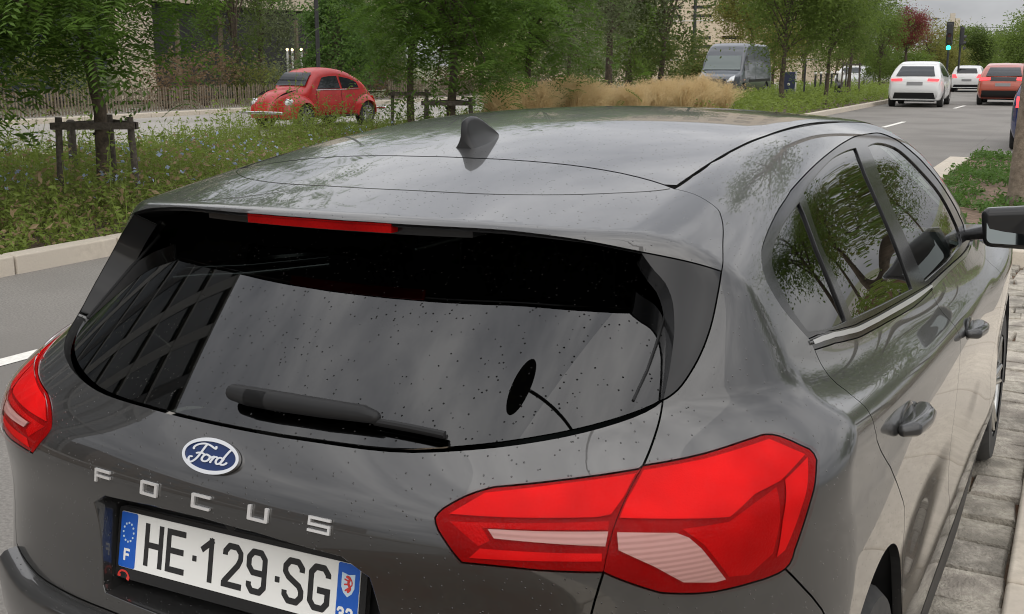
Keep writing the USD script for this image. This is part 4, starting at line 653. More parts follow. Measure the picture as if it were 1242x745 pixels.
def tree(name, label, loc, h, r0, cz, rad, n, lm, leaf=.09, seed=0, kind='leaf', clumps=26, spread=.26, bark='bark', group=None, shape=.6, droop=.3, c=(0, 0)):
    r = np.random.default_rng(seed); T = thing(name, label, 'tree', loc, group=group); P, K = crown_points(n, np.array([c[0], c[1], cz]), np.array(rad), r, clumps, spread, shape)
    obj(T, 'trunk', trunk_mesh(h, r0, K, loc, r), MS[bark], smooth=60)
    
    if kind != 'pinnate': P = np.vstack([P, np.repeat(P, 2, 0)[:int(len(P)*1.6)]+r.normal(size=(int(len(P)*1.6), 3))*leaf*.6]); leaf = leaf*.68
    obj(T, 'crown', sprays(P, leaf, r) if kind == 'pinnate' else leaves(P, leaf, r, droop), LM[lm], smooth=False); return T
def shrub(name, label, loc, rad, n, lm, leaf=.06, seed=0, group=None):
    r = np.random.default_rng(seed); T = thing(name, label, 'shrub', loc, group=group); P, K = crown_points(n, np.array([0, 0, rad[2]*.95]), np.array(rad), r, 18, .3, 0); P[:, 2] = np.abs(P[:, 2])
    obj(T, 'stem', cat([tube([[0, 0, -.05], k*.5, k], [.02, .012, .004], 4) for k in K]), MS['bark'], smooth=False); obj(T, 'foliage', leaves(P, leaf, r, .1), LM[lm], smooth=False); return T

# trees of the planted median (young street trees)
t1 = np.array([-9.2, 7.75, .08])
tree('locust_tree', 'young green locust tree tied to dark wooden stakes, nearest tree on the left', t1, 2.1, .072, 3.45, (1.8, 1.8, 2.25), 3000, 'locust', .30, 11, 'pinnate', clumps=30, spread=.20, shape=.3)
tree('locust_tree', 'locust tree at the left edge with long drooping feathery leaves', spot(-60, 9.4, .08), 1.6, .07, 2.6, (1.5, 1.5, 1.6), 2000, 'locust', .36, 12, 'pinnate', clumps=24, spread=.26, shape=.1)
t2, t3 = spot(497, 22.4, .08), spot(545, 17.2, .08)
tree('locust_tree', 'bright green locust tree just right of the red car', t2, 1.7, .085, 3.6, (2.2, 2.2, 2.5), 2900, 'locust', .40, 13, 'pinnate', clumps=34, spread=.22, shape=.2)
tree('locust_tree', 'broad green locust tree behind the roof antenna', t3, 1.5, .085, 3.0, (1.9, 1.9, 2.0), 2900, 'locust', .34, 14, 'pinnate', clumps=34, spread=.22, shape=.2)
tree('locust_tree', 'locust tree behind the antenna tree, left of the dry grass', spot(640, 24, .08), 2.0, .085, 4.1, (2.3, 2.3, 2.9), 2600, 'locust', .40, 15, 'pinnate', clumps=32, spread=.22, shape=.2)
tree('street_tree', 'dark grey-green tree behind the dry grass with a bare brown trunk', spot(738, 31, .1), 2.4, .12, 4.9, (1.9, 1.9, 3.0), 7500, 'grey', .15, 21, clumps=26)
tree('street_tree', 'dense dark green tree with a rounded crown left of the van', spot(802, 33, .1), 1.9, .10, 4.4, (1.9, 1.9, 3.1), 9000, 'dark', .16, 22, clumps=30, spread=.24)
tree('street_tree', 'narrow olive tree just left of the van', spot(846, 52, .1), .8, .10, 1.5, (1.1, 1.1, 1.2), 3000, 'olive', .17, 23)
tree('street_tree', 'yellowish tree above the roof of the van', spot(908, 66, .1), 3.2, .14, 5.6, (2.3, 2.3, 2.6), 6000, 'yellow', .24, 24)
tree('street_tree', 'dark leafy tree in front of the rear of the van', spot(951, 37, .1), 1.7, .10, 3.6, (1.6, 1.6, 2.0), 7000, 'mid', .15, 25, clumps=28)
tree('street_tree', 'green tree with a slim trunk right of the navy container', spot(1003, 38, .1), 1.75, .075, 3.7, (1.55, 1.55, 2.0), 7000, 'mid', .15, 26, clumps=28)
tree('street_tree', 'dark tree half hidden behind the tree right of the container', spot(1031, 45, .1), 2.0, .085, 4.4, (1.5, 1.5, 2.4), 5500, 'dark', .16, 27)
tree('street_tree', 'light green cone-shaped tree above the white car on the median side', spot(1068, 60, .1), 1.2, .08, 2.9, (1.6, 1.6, 2.3), 5000, 'mid', .16, 28, shape=1.2)
tree('red_leaved_tree', 'small wine-red leaved tree above the white crossover', spot(1101, 62, .1), 1.9, .10, 3.6, (1.15, 1.15, 1.05), 4000, 'red', .15, 29, clumps=22)
for k, (px, dep, cz, rad, lm, lb) in enumerate(((1088, 66, 1.9, (1.7, 1.7, 1.3), 'mid', 'green bushy tree below the red-leaved tree'), (1126, 78, 2.9, (2.0, 2.0, 2.2), 'yellow', 'olive yellow tree left of the green traffic light'), (1140, 86, 1.7, (2.0, 2.0, 1.5), 'olive', 'dull olive tree behind the green traffic light'),
        (1187, 88, 3.0, (1.3, 1.3, 1.35), 'dark', 'round dark pine-like tree above the white hatchback'), (1176, 96, 1.3, (2.6, 2.6, 1.4), 'olive', 'brownish green tree behind the white hatchback'), (1199, 92, 1.2, (2.0, 2.0, 1.2), 'mid', 'mid green bush-like tree between the far cars'),
        (1243, 62, 2.5, (1.7, 1.7, 1.9), 'mid', 'leafy green tree beside the brown trunk, above the orange car'), (1290, 50, 3.0, (1.8, 1.8, 2.0), 'dark', 'dark tree at the right edge behind the brown trunk'))):
    tree('far_tree', lb, spot(px, dep, .05), cz*.6, .10, cz, rad, 4200, lm, .22, 40+k, clumps=18)
for k, (px, dep) in enumerate(((1212, 150), (1228, 165), (1165, 140), (1150, 170))): tree('distant_tree', None if 0 else ['hazy distant tree right of the pale far building', 'low distant tree behind the orange car', 'distant tree directly under the pale mast', 'farthest tree left of the black signal back'][k], spot(px, dep, 0), 2.2, .2, 3.6, (4.5, 4.5, 2.6), 2500, 'olive' if k % 2 else 'mid', .5, 60+k, clumps=14)
# trees along the far pavement, behind the fence
fart = ((40, 40, 4.6, (2.6, 2.6, 3.8), 'mid', 'dark tree behind the nearest locust tree'), (95, 46, 6.6, (2.0, 2.0, 3.4), 'mid', 'green tree behind the fence, left of the beige building corner'), (285, 40, 4.4, (1.7, 1.7, 3.9), 'dark', 'tall narrow dark tree behind the picket fence'),
        (318, 47, 5.4, (2.2, 2.2, 3.6), 'grey', 'grey-green tree between the beige wall and the lamp pole'), (432, 46, 3.4, (2.0, 2.0, 2.8), 'grey', 'grey-green tree behind the red car to the right of the pole'), (412, 38, 2.6, (1.3, 1.3, 2.0), 'fresh', 'fresh green small tree behind the tail of the red car'),
        (470, 54, 5.6, (2.6, 2.6, 3.6), 'olive', 'tall tree behind the red car, half hidden by locust leaves'), (585, 50, 4.6, (3.0, 3.0, 4.2), 'mid', 'green tree behind the locust trees'), (690, 52, 4.2, (2.6, 2.6, 4.0), 'grey', 'grey-green tree left of the bare brown trunk'), (765, 60, 4.6, (2.0, 2.0, 4.0), 'mid', 'upright green tree left of the beige office block'))
for k, (px, dep, cz, rad, lm, lb) in enumerate(fart): tree('background_tree', lb, spot(px, dep, .1), max(cz-rad[2]*.7, 1.0), .13, cz, rad, 4300, lm, .21, 80+k, clumps=26, spread=.20)
for k, (px, dep, cz, rad, lm, lb) in enumerate(((628, 60, 3.4, (3, 3, 3.4), 'mid', 'low green tree at the left end of the row before the office block'), (672, 64, 3.2, (3, 3, 3.2), 'olive', 'olive tree in the row before the office block, left of the bare trunk'), (716, 60, 3.6, (2.8, 2.8, 3.5), 'mid', 'green tree in the row before the office block, behind the bare trunk'),
        (760, 66, 3.4, (2.8, 2.8, 3.3), 'dark', 'dark tree in the row before the office block, behind the dense tree'), (790, 68, 2.2, (2.0, 2.0, 2.2), 'olive', 'low olive tree in the row before the office block, left of the van'), (938, 72, 3.4, (2.3, 2.3, 3.3), 'yellow', 'yellow-green tree behind the van roof'), (975, 76, 3.6, (3.0, 3.0, 3.5), 'mid', 'green tree behind the navy panel'),
        (1015, 80, 3.6, (3.0, 3.0, 3.5), 'olive', 'olive tree behind the bollards'), (1052, 84, 3.0, (2.8, 2.8, 3.0), 'mid', 'green tree behind the half hidden white car'))):
    tree('screen_tree', lb, spot(px, dep, .05), 1.0, .11, cz, rad, 3600, lm, .25, 300+k, clumps=24, spread=.22)
# reflected trees on the right-hand pavement, outside the frame
for k, (x, y, cz, rad, lm) in enumerate(((3.4, 13.5, 3.4, (1.7, 1.7, 1.7), 'mid'), (4.2, 21, 3.6, (1.9, 1.9, 1.9), 'olive'), (6.5, 28, 4.2, (2.4, 2.4, 2.2), 'mid'), (7.5, 38, 5.0, (3, 3, 3), 'dark'), (5.8, 9.0, 3.3, (1.3, 1.3, 1.4), 'locust'))):
    tree('pavement_tree', ['slim tree on the right-hand pavement beside the planting bed', 'second tree along the right-hand pavement', 'third tree along the right-hand pavement, fuller', 'large dark tree at the far end of the right-hand pavement', 'small light tree on the paved square'][k], (x, y, 0), cz-rad[2]*.8, .08, cz, rad, 3000, lm, .16, 120+k, clumps=22)
for k in range(7): shrub('low_hedge', f'{["first","second","third","fourth","fifth","sixth","seventh"][k]} bush from the front in the low hedge along the right-hand pavement', (2.6+.25*k, 11+3.3*k, .0), (.9, 1.7, .45), 1500, 'weed' if k % 3 else 'brown', .09, 140+k)

# undergrowth of the median: leaves on stems, thick and uneven
r = np.random.default_rng(5)
def meadow(n, x0, x1, y0, y1, hfun, leaf, per, rr):
    X = rr.uniform(x0, x1, n); Y = rr.uniform(y0, y1, n); f = meshkit.fbm(np.stack([X*.55, Y*.55, 0*X], 1), 3, 4); H = hfun(X, Y)*(.35+1.1*f)*rr.uniform(.6, 1.25, n)
    t = rr.uniform(.05, 1, (n, per)); lean = rr.normal(size=(n, 2))*.18
    P = np.stack([X[:, None]+lean[:, :1]*H[:, None]*t+rr.normal(size=(n, per))*.035, Y[:, None]+lean[:, 1:]*H[:, None]*t+rr.normal(size=(n, per))*.035, .09+H[:, None]*t], -1).reshape(-1, 3)
    return P, np.stack([X+lean[:, 0]*H, Y+lean[:, 1]*H, .09+H], 1), np.stack([X, Y, 0*X+.08], 1)
def stems(A, B, w, rr):
    n = len(A); S = unit(np.cross(B-A, rr.normal(size=(n, 3))))*w; V = np.stack([A-S, A+S, B], 1).reshape(-1, 3); return V, np.arange(3*n).reshape(-1, 3)
hN = lambda X, Y: .42+.25*np.clip((X+15)/8, 0, 1)*0+.18*(X < -11)
P1, tip1, b1 = meadow(6500, -12.2, -7.5, 3.2, 17, lambda X, Y: .40-.22*np.clip((X+8.3)/.8, 0, 1), .07, 14, r)
P2, tip2, b2 = meadow(4200, -15.1, -11.5, 6, 27, lambda X, Y: .30+sum(h_*np.exp(-((X-c_[0])**2+(Y-c_[1])**2)/w_) for c_, h_, w_ in ((spot(395, 17.5), .62, 4.5), (spot(335, 15.5), .35, 3.), (spot(30, 12.5), .5, 1.5), (spot(450, 19), .4, 3.), (spot(230, 15), .2, 2.))), .08, 11, r)
P3, tip3, b3 = meadow(3000, -15.0, -7.55, 26, 62, lambda X, Y: .55+0*X, .11, 10, r)
U = [obj('/World', 'undergrowth', leaves(np.vstack([P1, P2]), .058, r, .1, .36), LM['weed'], smooth=False, kind='stuff'), obj('/World', 'far_undergrowth', leaves(P3, .13, r, .1), LM['weed'], smooth=False, kind='stuff')]
k_ = r.random(len(P1)) < .12; obj('/World', 'faded_undergrowth', leaves(P1[k_]+r.normal(size=(k_.sum(), 3))*.05, .08, r, .1), LM['pink'], smooth=False, kind='stuff')
obj('/World', 'undergrowth_stems', stems(np.vstack([b1, b2]), np.vstack([tip1, tip2]), .006, r), LM['olive'], smooth=False, kind='stuff')
hi = r.random(len(tip2)) < .10; A = np.vstack([tip1[r.random(len(tip1)) < .06], tip2[hi]]); Bt = A+np.stack([r.normal(size=len(A))*.10, r.normal(size=len(A))*.10, r.uniform(.15, .5, len(A))], 1)
obj('/World', 'tall_stalks', stems(A, Bt, .006, r), LM['weed'], smooth=False, kind='stuff'); tt = r.random((len(A), 7)); obj('/World', 'stalk_leaves', leaves((A[:, None]+(Bt-A)[:, None]*tt[..., None]).reshape(-1, 3), .065, r, .1), LM['weed'], smooth=False, kind='stuff')
fl = tip1[(tip1[:, 0] < -8.2) & (r.random(len(tip1)) < .05)]; cl = fl[r.random(len(fl)) < .35]; FP = np.vstack([fl, np.repeat(cl, 9, 0)+r.normal(size=(len(cl)*9, 3))*[.12, .12, .06]]); obj('/World', 'blue_flowers', leaves(FP+[0, 0, .03], .05, r, 0, .8), LM['flower'], smooth=False, kind='stuff')
bp_, bt_, bb_ = meadow(1500, -1.55, .55, 9.8, 19.2, lambda X, Y: .06+.09*np.sin(X*3+Y*2)**2, .06, 12, r); kk_ = meshkit.fbm(bp_*[.8, .8, 0]+3, 2, 9) > .45; obj('/World', 'bed_plants', leaves(bp_[kk_], .065, r, .0), LM['fresh'], smooth=False, kind='stuff')
# dry ornamental grass, in tufts
gsrc = None
gpos = []
for k in range(30):
    q = k/29; px = 598+(878-598)*q; gpos.append(spot(px+r.uniform(-6, 6), 22.5+6.5*q+r.uniform(-1.2, 1.2), .09))
def tuft(seed):
    g = np.random.default_rng(seed); n = 620; a = g.uniform(0, 2*np.pi, n); lean = np.abs(g.normal(size=n))*.32; h = g.uniform(.55, 1.15, n); D = np.stack([np.cos(a), np.sin(a)], 1)
    A = np.c_[D*.12*g.random((n, 1)), np.full(n, -.02)]; B = np.c_[D*(lean*h*.45)[:, None], h*.62]; C_ = np.c_[D*(lean*h*1.15)[:, None]+.10*h[:, None]*[.8, .2], h*(1-.16*lean)]
    S = unit(np.cross(B-A, g.normal(size=(n, 3))))*.0055; V = np.stack([A-S, A+S, B+S*.8, B-S*.8, C_], 1).reshape(-1, 3); i = np.arange(n)*5
    F_ = np.vstack([np.stack([i, i+1, i+2], 1), np.stack([i, i+2, i+3], 1), np.stack([i+3, i+2, i+4], 1)]); Q = (B[:, None]*(1-(t_ := g.uniform(.35, 1, (n, 5, 1))))+C_[:, None]*t_).reshape(-1, 3); return (V, F_), leaves(Q+g.normal(size=Q.shape)*.012, .06, g, -.7, .22)
src = []
for s in range(2):
    T = thing('grass_tuft', None, None, gpos[s]); (a, b) = tuft(s); obj(T, 'blades', a, LM['straw'], smooth=False); obj(T, 'seed_heads', b, LM['strawhead'], smooth=False); src.append(T)
    tag(stage.GetPrimAtPath(T), 'tuft of tall dry straw-coloured ornamental grass on the median beyond the car roof', 'grass tuft', 'dry grass tufts')
for k in range(2, 30): copy_of(src[k % 2], 'grass_tuft', 'tuft of tall dry straw-coloured ornamental grass on the median beyond the car roof', 'grass tuft', gpos[k], r.uniform(0, 360), 'dry grass tufts', float(r.uniform(.85, 1.15)))

# stakes round the young trees
MS['wood'] = noisy('weathered_wood', (.05, .042, .034), (.12, .10, .08), 25, .9, bump=.4)
def stakes(loc, rot, label, h=.93):
    T = thing('tree_stakes', label, 'tree stakes', loc, rot)
    P = [(-.36, -.18), (.36, -.18), (0, .38)]
    for (x, y) in P: obj(T, 'post', tube([[x*1.12, y*1.12, -.1], [x, y, h+.06]], [.036, .036], 8), MS['wood'])
    for a, b in ((0, 1), (1, 2), (2, 0)):
        A, B = np.array([*P[a], h-.03]), np.array([*P[b], h-.03]); d = unit(B-A); n_ = np.array([-d[1], d[0], 0]); m_ = bx(-.5, .5, -.012, .012, -.036, .036); L = np.linalg.norm(B-A)+.12; m_.apply_scale((L, 1, 1)); R = np.eye(4); R[:3, 0], R[:3, 1], R[:3, 2] = d, n_, [0, 0, 1]; R[:3, 3] = (A+B)/2-n_*.055; m_.apply_transform(R); obj(T, 'crossbar', m_, MS['wood'])
    obj(T, 'strap', cat([tube([[-.05, -.06, h-.12], [.06, -.06, h-.12], [.07, .06, h-.12], [-.06, .07, h-.12], [-.05, -.06, h-.12]], .014, 5)]), MS['rubber2'])
MS['rubber2'] = plain('black_strap', (.02, .02, .02), .7)
stakes(t1, 34, 'dark wooden stakes and crossbars round the nearest locust tree on the left'); stakes(t2, 30, 'wooden stakes round the locust tree right of the red car'); stakes(t3, 25, 'wooden stakes just left of the roof antenna, round a brown trunk')
stakes(spot(1031, 45, .1), 30, 'wooden stakes with a crossbar right of the bollards', 1.5)
T = thing('wooden_post', 'lone weathered wooden post in the weeds left of the nearest stakes', 'post', spot(79, 12.6, .08)); obj(T, 'post', tube([[0, 0, -.1], [.01, 0, .85]], [.05, .05], 8), MS['wood']); obj(T, 'post_cap', tube([[.01, 0, .85], [.01, 0, .87]], [.05, .03], 8), MS['wood'])

# brown trunk at the right edge
_d = ray_px(1222, 250.); TRK = CW+_d*((.08-CW[2])/_d[2])+RGT*.165
T = thing('roadside_tree', 'tall straight tree with bare pale brown trunk at the right edge, in the planting bed', 'tree', tuple(TRK))
r2_ = np.random.default_rng(9); P, K = crown_points(3500, np.array([.6, 1.5, 6.6]), np.array([1.9, 1.9, 1.5]), r2_, 24, .26, .3)
obj(T, 'trunk', trunk_mesh(4.8, .155, K, None, r2_), MS['barklight'], smooth=60); obj(T, 'crown', leaves(P, .15, r2_), LM['mid'], smooth=False)

# ---------------------------------------------------------------- picket fence
MS['fence'] = noisy('chestnut_pale', (.10, .08, .055), (.21, .17, .12), 12, .9)
def fence(label, a, b, h=.72):
    a, b = np.array(a, float), np.array(b, float); L = np.linalg.norm(b-a); d = (b-a)/L; ang = math.degrees(math.atan2(d[1], d[0])); T = thing('picket_fence', label, 'fence', (*a, .12), ang); n = int(L/.115); rr = np.random.default_rng(int(L*100))
    for k in range(n):
        x = k*.115; hh = h+rr.uniform(-.06, .06); m_ = cat([bx(x-.022, x+.022, -.012, .012, 0, hh), trimesh.creation.cone(.022, .05, sections=4, transform=trimesh.transformations.translation_matrix([x, 0, hh]))]); m_.apply_transform(trimesh.transformations.rotation_matrix(rr.normal()*.03, [0, 1, 0], [x, 0, 0])); obj(T, 'pale', m_, MS['fence'], smooth=False)
    for z in (.2, h-.18): obj(T, 'wire', tube([[0, .016, z], [L, .016, z]], .006, 5), MS['fence'])
fence('weathered chestnut picket fence left of the red car along the far pavement', (-26.4, 17.5), (-26.4, 31.5)); fence('weathered chestnut picket fence right of the red car, seen between tree trunks', (-26.4, 37.5), (-26.4, 53))
for k in range(16):
    y = 17+2.3*k; lm = ('brown', 'brown', 'olive', 'grey')[k % 4]
    if 0 <= k: shrub('fence_shrub', f'{["russet","brown","olive","grey-green"][k % 4]} shrub behind the picket fence, {["first","second","third","fourth","fifth","sixth","seventh","eighth","ninth","tenth","eleventh","twelfth","thirteenth","fourteenth","fifteenth","sixteenth"][k]} from the left', (-27.7-.5*(k % 2), y, .1), (1.1, 1.4, .75+.2*(k % 3)), 1500, lm, .13, 200+k)

# ---------------------------------------------------------------- buildings
MS['beige'] = noisy('beige_render', (.50, .42, .33), (.58, .50, .40), 2, .9); MS['beige2'] = noisy('beige_stone', (.50, .41, .30), (.60, .50, .38), 5, .9); MS['darkglass'] = plain('dark_facade_glass', (.035, .042, .047), .06, specular_ior_level=.8); MS['frame'] = plain('dark_frame', (.03, .03, .03), .5); MS['slab'] = plain('pale_slab_edge', (.55, .54, .52), .7)
MS['greyfin'] = plain('grey_fin', (.17, .168, .16), .6)
MS['warm'] = mat('warm_lamp', {'e': ('emission', {'color': (1, .72, .38), 'strength': 1.6})}, surface='e.emission')
B1 = thing('terrace_building', 'beige building with dark glazed ground floor behind the picket fence', 'building', (-38, 24, .1))
obj(B1, 'wall', cat([bx(-4, 3.0, -14, 8.5, 3.9, 9), bx(-4, 3.0, 6.6, 8.6, 0, 3.9), bx(-4, 3.0, -14, -12, 0, 3.9), bx(-4, 3, -4.2, -3.4, 0, 3.9), bx(-4, 1.6, 8.6, 30, 4.2, 8.5)]), MS['beige'], smooth=False)
for k in range(7): obj(B1, 'window', bx(1.5, 2.85, -11.8+2.6*k, -9.4+2.6*k, .1, 3.7), MS['darkglass'], smooth=False)
for k in range(6): w = obj(B1, 'upper_window', bx(2.6, 3.03, -11+2.9*k, -9.6+2.9*k, 5.2, 7.0), MS['darkglass'], smooth=False); obj(w, 'window_frame', bx(2.6, 3.06, -11.08+2.9*k, -11+2.9*k, 5.1, 7.1), MS['frame'], smooth=False)
obj(B1, 'awning', bx(3.0, 4.6, -6, -2.2, 2.9, 3.05), MS['slab'], smooth=False); obj(B1, 'roof_slab', bx(-4.2, 3.3, -14.2, 8.8, 9.0, 9.3), MS['slab'], smooth=False); obj(B1, 'dark_terrace_wall', bx(-4, 1.2, 8.6, 30, 0, 4.2), MS['frame'], smooth=False)
for k in range(7): obj(B1, 'terrace_post', bx(3.3, 3.45, 9.5+2.6*k, 9.65+2.6*k, 0, 3.6), MS['fence'], smooth=False)
for k, (px, dp) in enumerate(((349, 43), (355, 44), (366, 43))):
    T = thing('terrace_lamp', ['lit globe lamp on the terrace, leftmost of the three', 'lit globe lamp on the terrace, middle one of the three', 'lit globe lamp on the terrace, nearest the black lamp pole'][k], 'lamp', spot(px, dp, .1)); obj(T, 'post', tube([[0, 0, 0], [0, 0, 2.02]], .045, 8), MS['slab']); s_ = trimesh.creation.icosphere(2, .055); s_.apply_translation((0, 0, 2.08)); obj(T, 'globe', s_, MS['warm'])
B2 = thing('office_block', 'tall beige stone office block with narrow slit windows in rows, beyond the trees', 'building', (-40, 92, 0))
W_ = [sbox(-16, 0, 20, 23)]; wall = W_[0]; slits = []
for fl_ in range(6):
    for c_ in range(12): x0 = -14.5+2.85*c_; slits.append((x0, 2.2+3.4*fl_))
ho = shapely.union_all([sbox(x0, z0+dz, x0+1.9, z0+dz+.28) for x0, z0 in slits for dz in (0, .75, 1.5)]); wl = extr(wall.difference(ho), .5); wl.apply_transform(trimesh.transformations.rotation_matrix(math.pi/2, [1, 0, 0])); obj(B2, 'wall', wl, MS['beige2'], smooth=False)
obj(B2, 'side_wall', cat([bx(19.5, 20, .005, 20, 0, 23), bx(-16, -15.5, .005, 20, 0, 23), bx(-16, 20, 19.5, 20, 0, 23)]), MS['beige2'], smooth=False); obj(B2, 'roof', bx(-16.1, 20.1, -.6, 20.1, 23.0, 23.4), MS['slab'], smooth=False)
for x0, z0 in slits: obj(B2, 'window', bx(x0-.02, x0+1.92, .02, .06, z0-.02, z0+1.8), MS['darkglass'], smooth=False)
for k in range(6): obj(B2, 'stone_course', bx(-16.03, 20.03, -.53, -.5, 1.9+3.4*k, 1.97+3.4*k), MS['frame' if 0 else 'slab'], smooth=False)
# glazed block across the road on the left, outside the frame (seen in the rear window)
B3 = thing('glazed_block', 'dark glazed office block with pale fins across the road, reflected in the rear window', 'building', (-31, 2, 0)); nf = 8
obj(B3, 'glass_body', bx(-12, 0, -14.5, 13, 0, 3.2*nf), MS['darkglass'], smooth=False)
for k in range(nf+1): obj(B3, 'floor_band', bx(-12.2, .45, -14.9, 13.3, 3.2*k-.10, 3.2*k+.12), MS['greyfin'], smooth=False)
for k in range(12): obj(B3, 'mullion', bx(.01, .42, -14.75+2.5*k, -14.1+2.5*k, 0, 3.2*nf), MS['frame' if k % 3 == 2 else 'greyfin'], smooth=False)
B4 = thing('low_building', 'long brown low building behind the viewpoint on the far side', 'building', (-34, -40, 0)); obj(B4, 'wall', bx(-10, 0, -30, 22, 0, 8.5), noisy('brown_brick', (.15, .11, .085), (.22, .17, .13), 3, .9), smooth=False)
for k in range(16): obj(B4, 'window', bx(-.1, .02, -28+3*k, -26.4+3*k, 1.2, 3.2), MS['darkglass'], smooth=False); obj(B4, 'window', bx(-.1, .02, -28+3*k, -26.4+3*k, 5, 7), MS['darkglass'], smooth=False)
B5 = thing('pale_far_building', 'low pale building on the horizon above the orange car', 'building', spot(1208, 200, 0), 28); obj(B5, 'wall', bx(-4, 4.5, 0, 8, 0, 3.6), MS['slab'], smooth=False); obj(B5, 'roof', bx(-4.2, 4.7, -.2, 8.2, 3.6, 3.9), MS['frame'], smooth=False)
for k in range(4): obj(B5, 'window', bx(-3.4+2*k, -2.2+2*k, -.02, .05, 1.2, 2.6), MS['darkglass'], smooth=False)

# ---------------------------------------------------------------- street furniture
MS['pole'] = plain('black_painted_steel', (.018, .018, .019), .45)
def pole(label, loc, h, r0):
    T = thing('lamp_post', label, 'lamp post', loc); obj(T, 'pole', tube([[0, 0, 0], [0, 0, h*.5], [0, 0, h]], [r0, r0*.85, r0*.7], 10), MS['pole']); obj(T, 'base', tube([[0, 0, 0], [0, 0, .5]], [r0*1.5, r0*1.4], 10), MS['pole']); obj(T, 'arm', tube([[0, 0, h-.1], [.7, 0, h+.1], [1.3, 0, h+.1]], .04, 6), MS['pole']); obj(T, 'lantern', hull([(1.1, 0, h+.1, .06), (1.7, 0, h+.08, .05)]), MS['pole']); return T
pole('black lamp post rising behind the red car', spot(386, 33, .1), 7.5, .075); pole('black lamp post in front of the beige office block', spot(841, 62, .1), 8.5, .11)
def signal(label, loc, rot, lit):
    T = thing('traffic_light', label, 'traffic light', loc, rot); obj(T, 'pole', tube([[0, 0, 0], [0, 0, 3.6]], [.06, .055], 10), MS['pole'])
    b = obj(T, 'housing', rbx(-.125, .125, -.16, .06, 2.55, 3.55, .04), MS['pole']); obj(T, 'back_board', rbx(-.17, .17, .05, .075, 2.45, 3.65, .01), MS['pole'])
    for k, cname in enumerate(('green', 'amber', 'red')):
        on = lit and k == 0; mt = MS['green_on'] if on else MS[cname+'_off']; c_ = trimesh.creation.cylinder(.115 if on else .10, .03, sections=24, transform=trimesh.transformations.translation_matrix([0, -.17, 2.32+.32*k])@trimesh.transformations.rotation_matrix(math.pi/2, [1, 0, 0])); obj(b, cname+'_lens', c_, mt)
        hd = trimesh.creation.annulus(.115, .125, .14, transform=trimesh.transformations.translation_matrix([0, -.22, 2.32+.32*k])@trimesh.transformations.rotation_matrix(math.pi/2, [1, 0, 0])); hd = hd.slice_plane([0, 0, 2.29+.32*k], [0, 0, 1]); obj(b, 'hood', hd, MS['pole'])
    return T
MS['green_on'] = mat('green_signal_lit', {'e': ('emission', {'color': (.02, 1, .55), 'strength': 3.2})}, surface='e.emission')
for n_, c_ in (('green', (.01, .05, .03)), ('amber', (.06, .04, .01)), ('red', (.06, .01, .01))): MS[n_+'_off'] = plain(n_+'_lens_off', c_, .2)
signal('traffic light showing green above the far cars', spot(1149, 55, .1), 4, True); signal('unlit narrow traffic light seen side on, right of the green light', spot(1163, 60, .1), 95, False)
def bollard(label, loc, group=None):
    T = thing('bollard', label, 'bollard', loc, group=group); obj(T, 'post', tube([[0, 0, 0], [0, 0, 1.0]], [.055, .05], 10), MS['pole']); s_ = trimesh.creation.icosphere(2, .07); s_.apply_translation((0, 0, 1.06)); obj(T, 'white_knob', s_, MS['line']); return T
b0 = bollard('black bollard with white knob in the row behind the median', spot(990, 50, .1), 'bollards with white knobs')
for k in range(1, 6): copy_of(b0, 'bollard', 'black bollard with white knob in the row behind the median', 'bollard', spot(990+6.6*k, 50+.8*k, .1), 0, 'bollards with white knobs')
T = thing('information_panel', 'navy blue panel with a pale frame standing right of the van', 'panel', spot(958, 46, .1), 28); obj(T, 'board', rbx(-.26, .26, -.06, .06, .15, 1.15, .02), plain('navy_panel', (.012, .018, .05), .4)); obj(T, 'frame', cat([bx(.26, .32, -.07, .07, 0, 1.2), bx(-.32, -.26, -.07, .07, 0, 1.2)]), MS['slab']); obj(T, 'white_disc', place(trimesh.creation.cylinder(.06, .02, sections=20), trimesh.transformations.translation_matrix([-.02, -.065, .62])@trimesh.transformations.rotation_matrix(math.pi/2, [1, 0, 0])), MS['line'])
T = thing('slim_post', 'slim black post right of the navy panel', 'post', spot(977, 44, .1)); obj(T, 'shaft', tube([[0, 0, 0], [0, 0, 1.55]], .04, 8), MS['pole']); obj(T, 'cap', tube([[0, 0, 1.55], [0, 0, 1.6]], .06, 8), MS['pole'])
T = thing('parked_motorbike', 'small parked motorbike with a white front beside the bollards', 'motorbike', spot(1019, 47, .1), 20)
for y in (-.62, .62):
    w_ = trimesh.creation.torus(.25, .06, major_sections=20, minor_sections=8); w_.apply_transform(trimesh.transformations.translation_matrix([0, y, .31])@trimesh.transformations.rotation_matrix(math.pi/2, [0, 1, 0])); obj(T, 'wheel', w_, MS['rubber2'])
obj(T, 'body', hull([(0, -.35, .5, .12), (0, .35, .55, .12), (0, .5, .75, .10)]), MS['pole']); obj(T, 'seat', hull([(0, .1, .78, .09), (0, .65, .82, .08)]), MS['rubber2']); obj(T, 'front_fairing', hull([(0, -.5, .8, .13), (0, -.38, 1.0, .12)]), MS['line']); obj(T, 'handlebar', tube([[-.33, -.3, 1.08], [0, -.38, 1.04], [.33, -.3, 1.08]], .02, 6), MS['pole'])
T = thing('pale_mast', 'pair of pale grey concrete masts on the horizon beside the green light', 'mast', spot(1154, 150, 0), 20)
for x, h in ((-.35, 8.6), (.35, 7.9)): obj(T, 'shaft', bx(x-.3, x+.3, -.3, .3, 0, h), MS['curb'], smooth=False)
obj(T, 'rungs', cat([bx(-.1, .1, -.1, .1, z, z+.15) for z in np.arange(1, 7.8, .8)]), MS['curb'], smooth=False)
A, B = spot(1148, 150), spot(1420, 120)
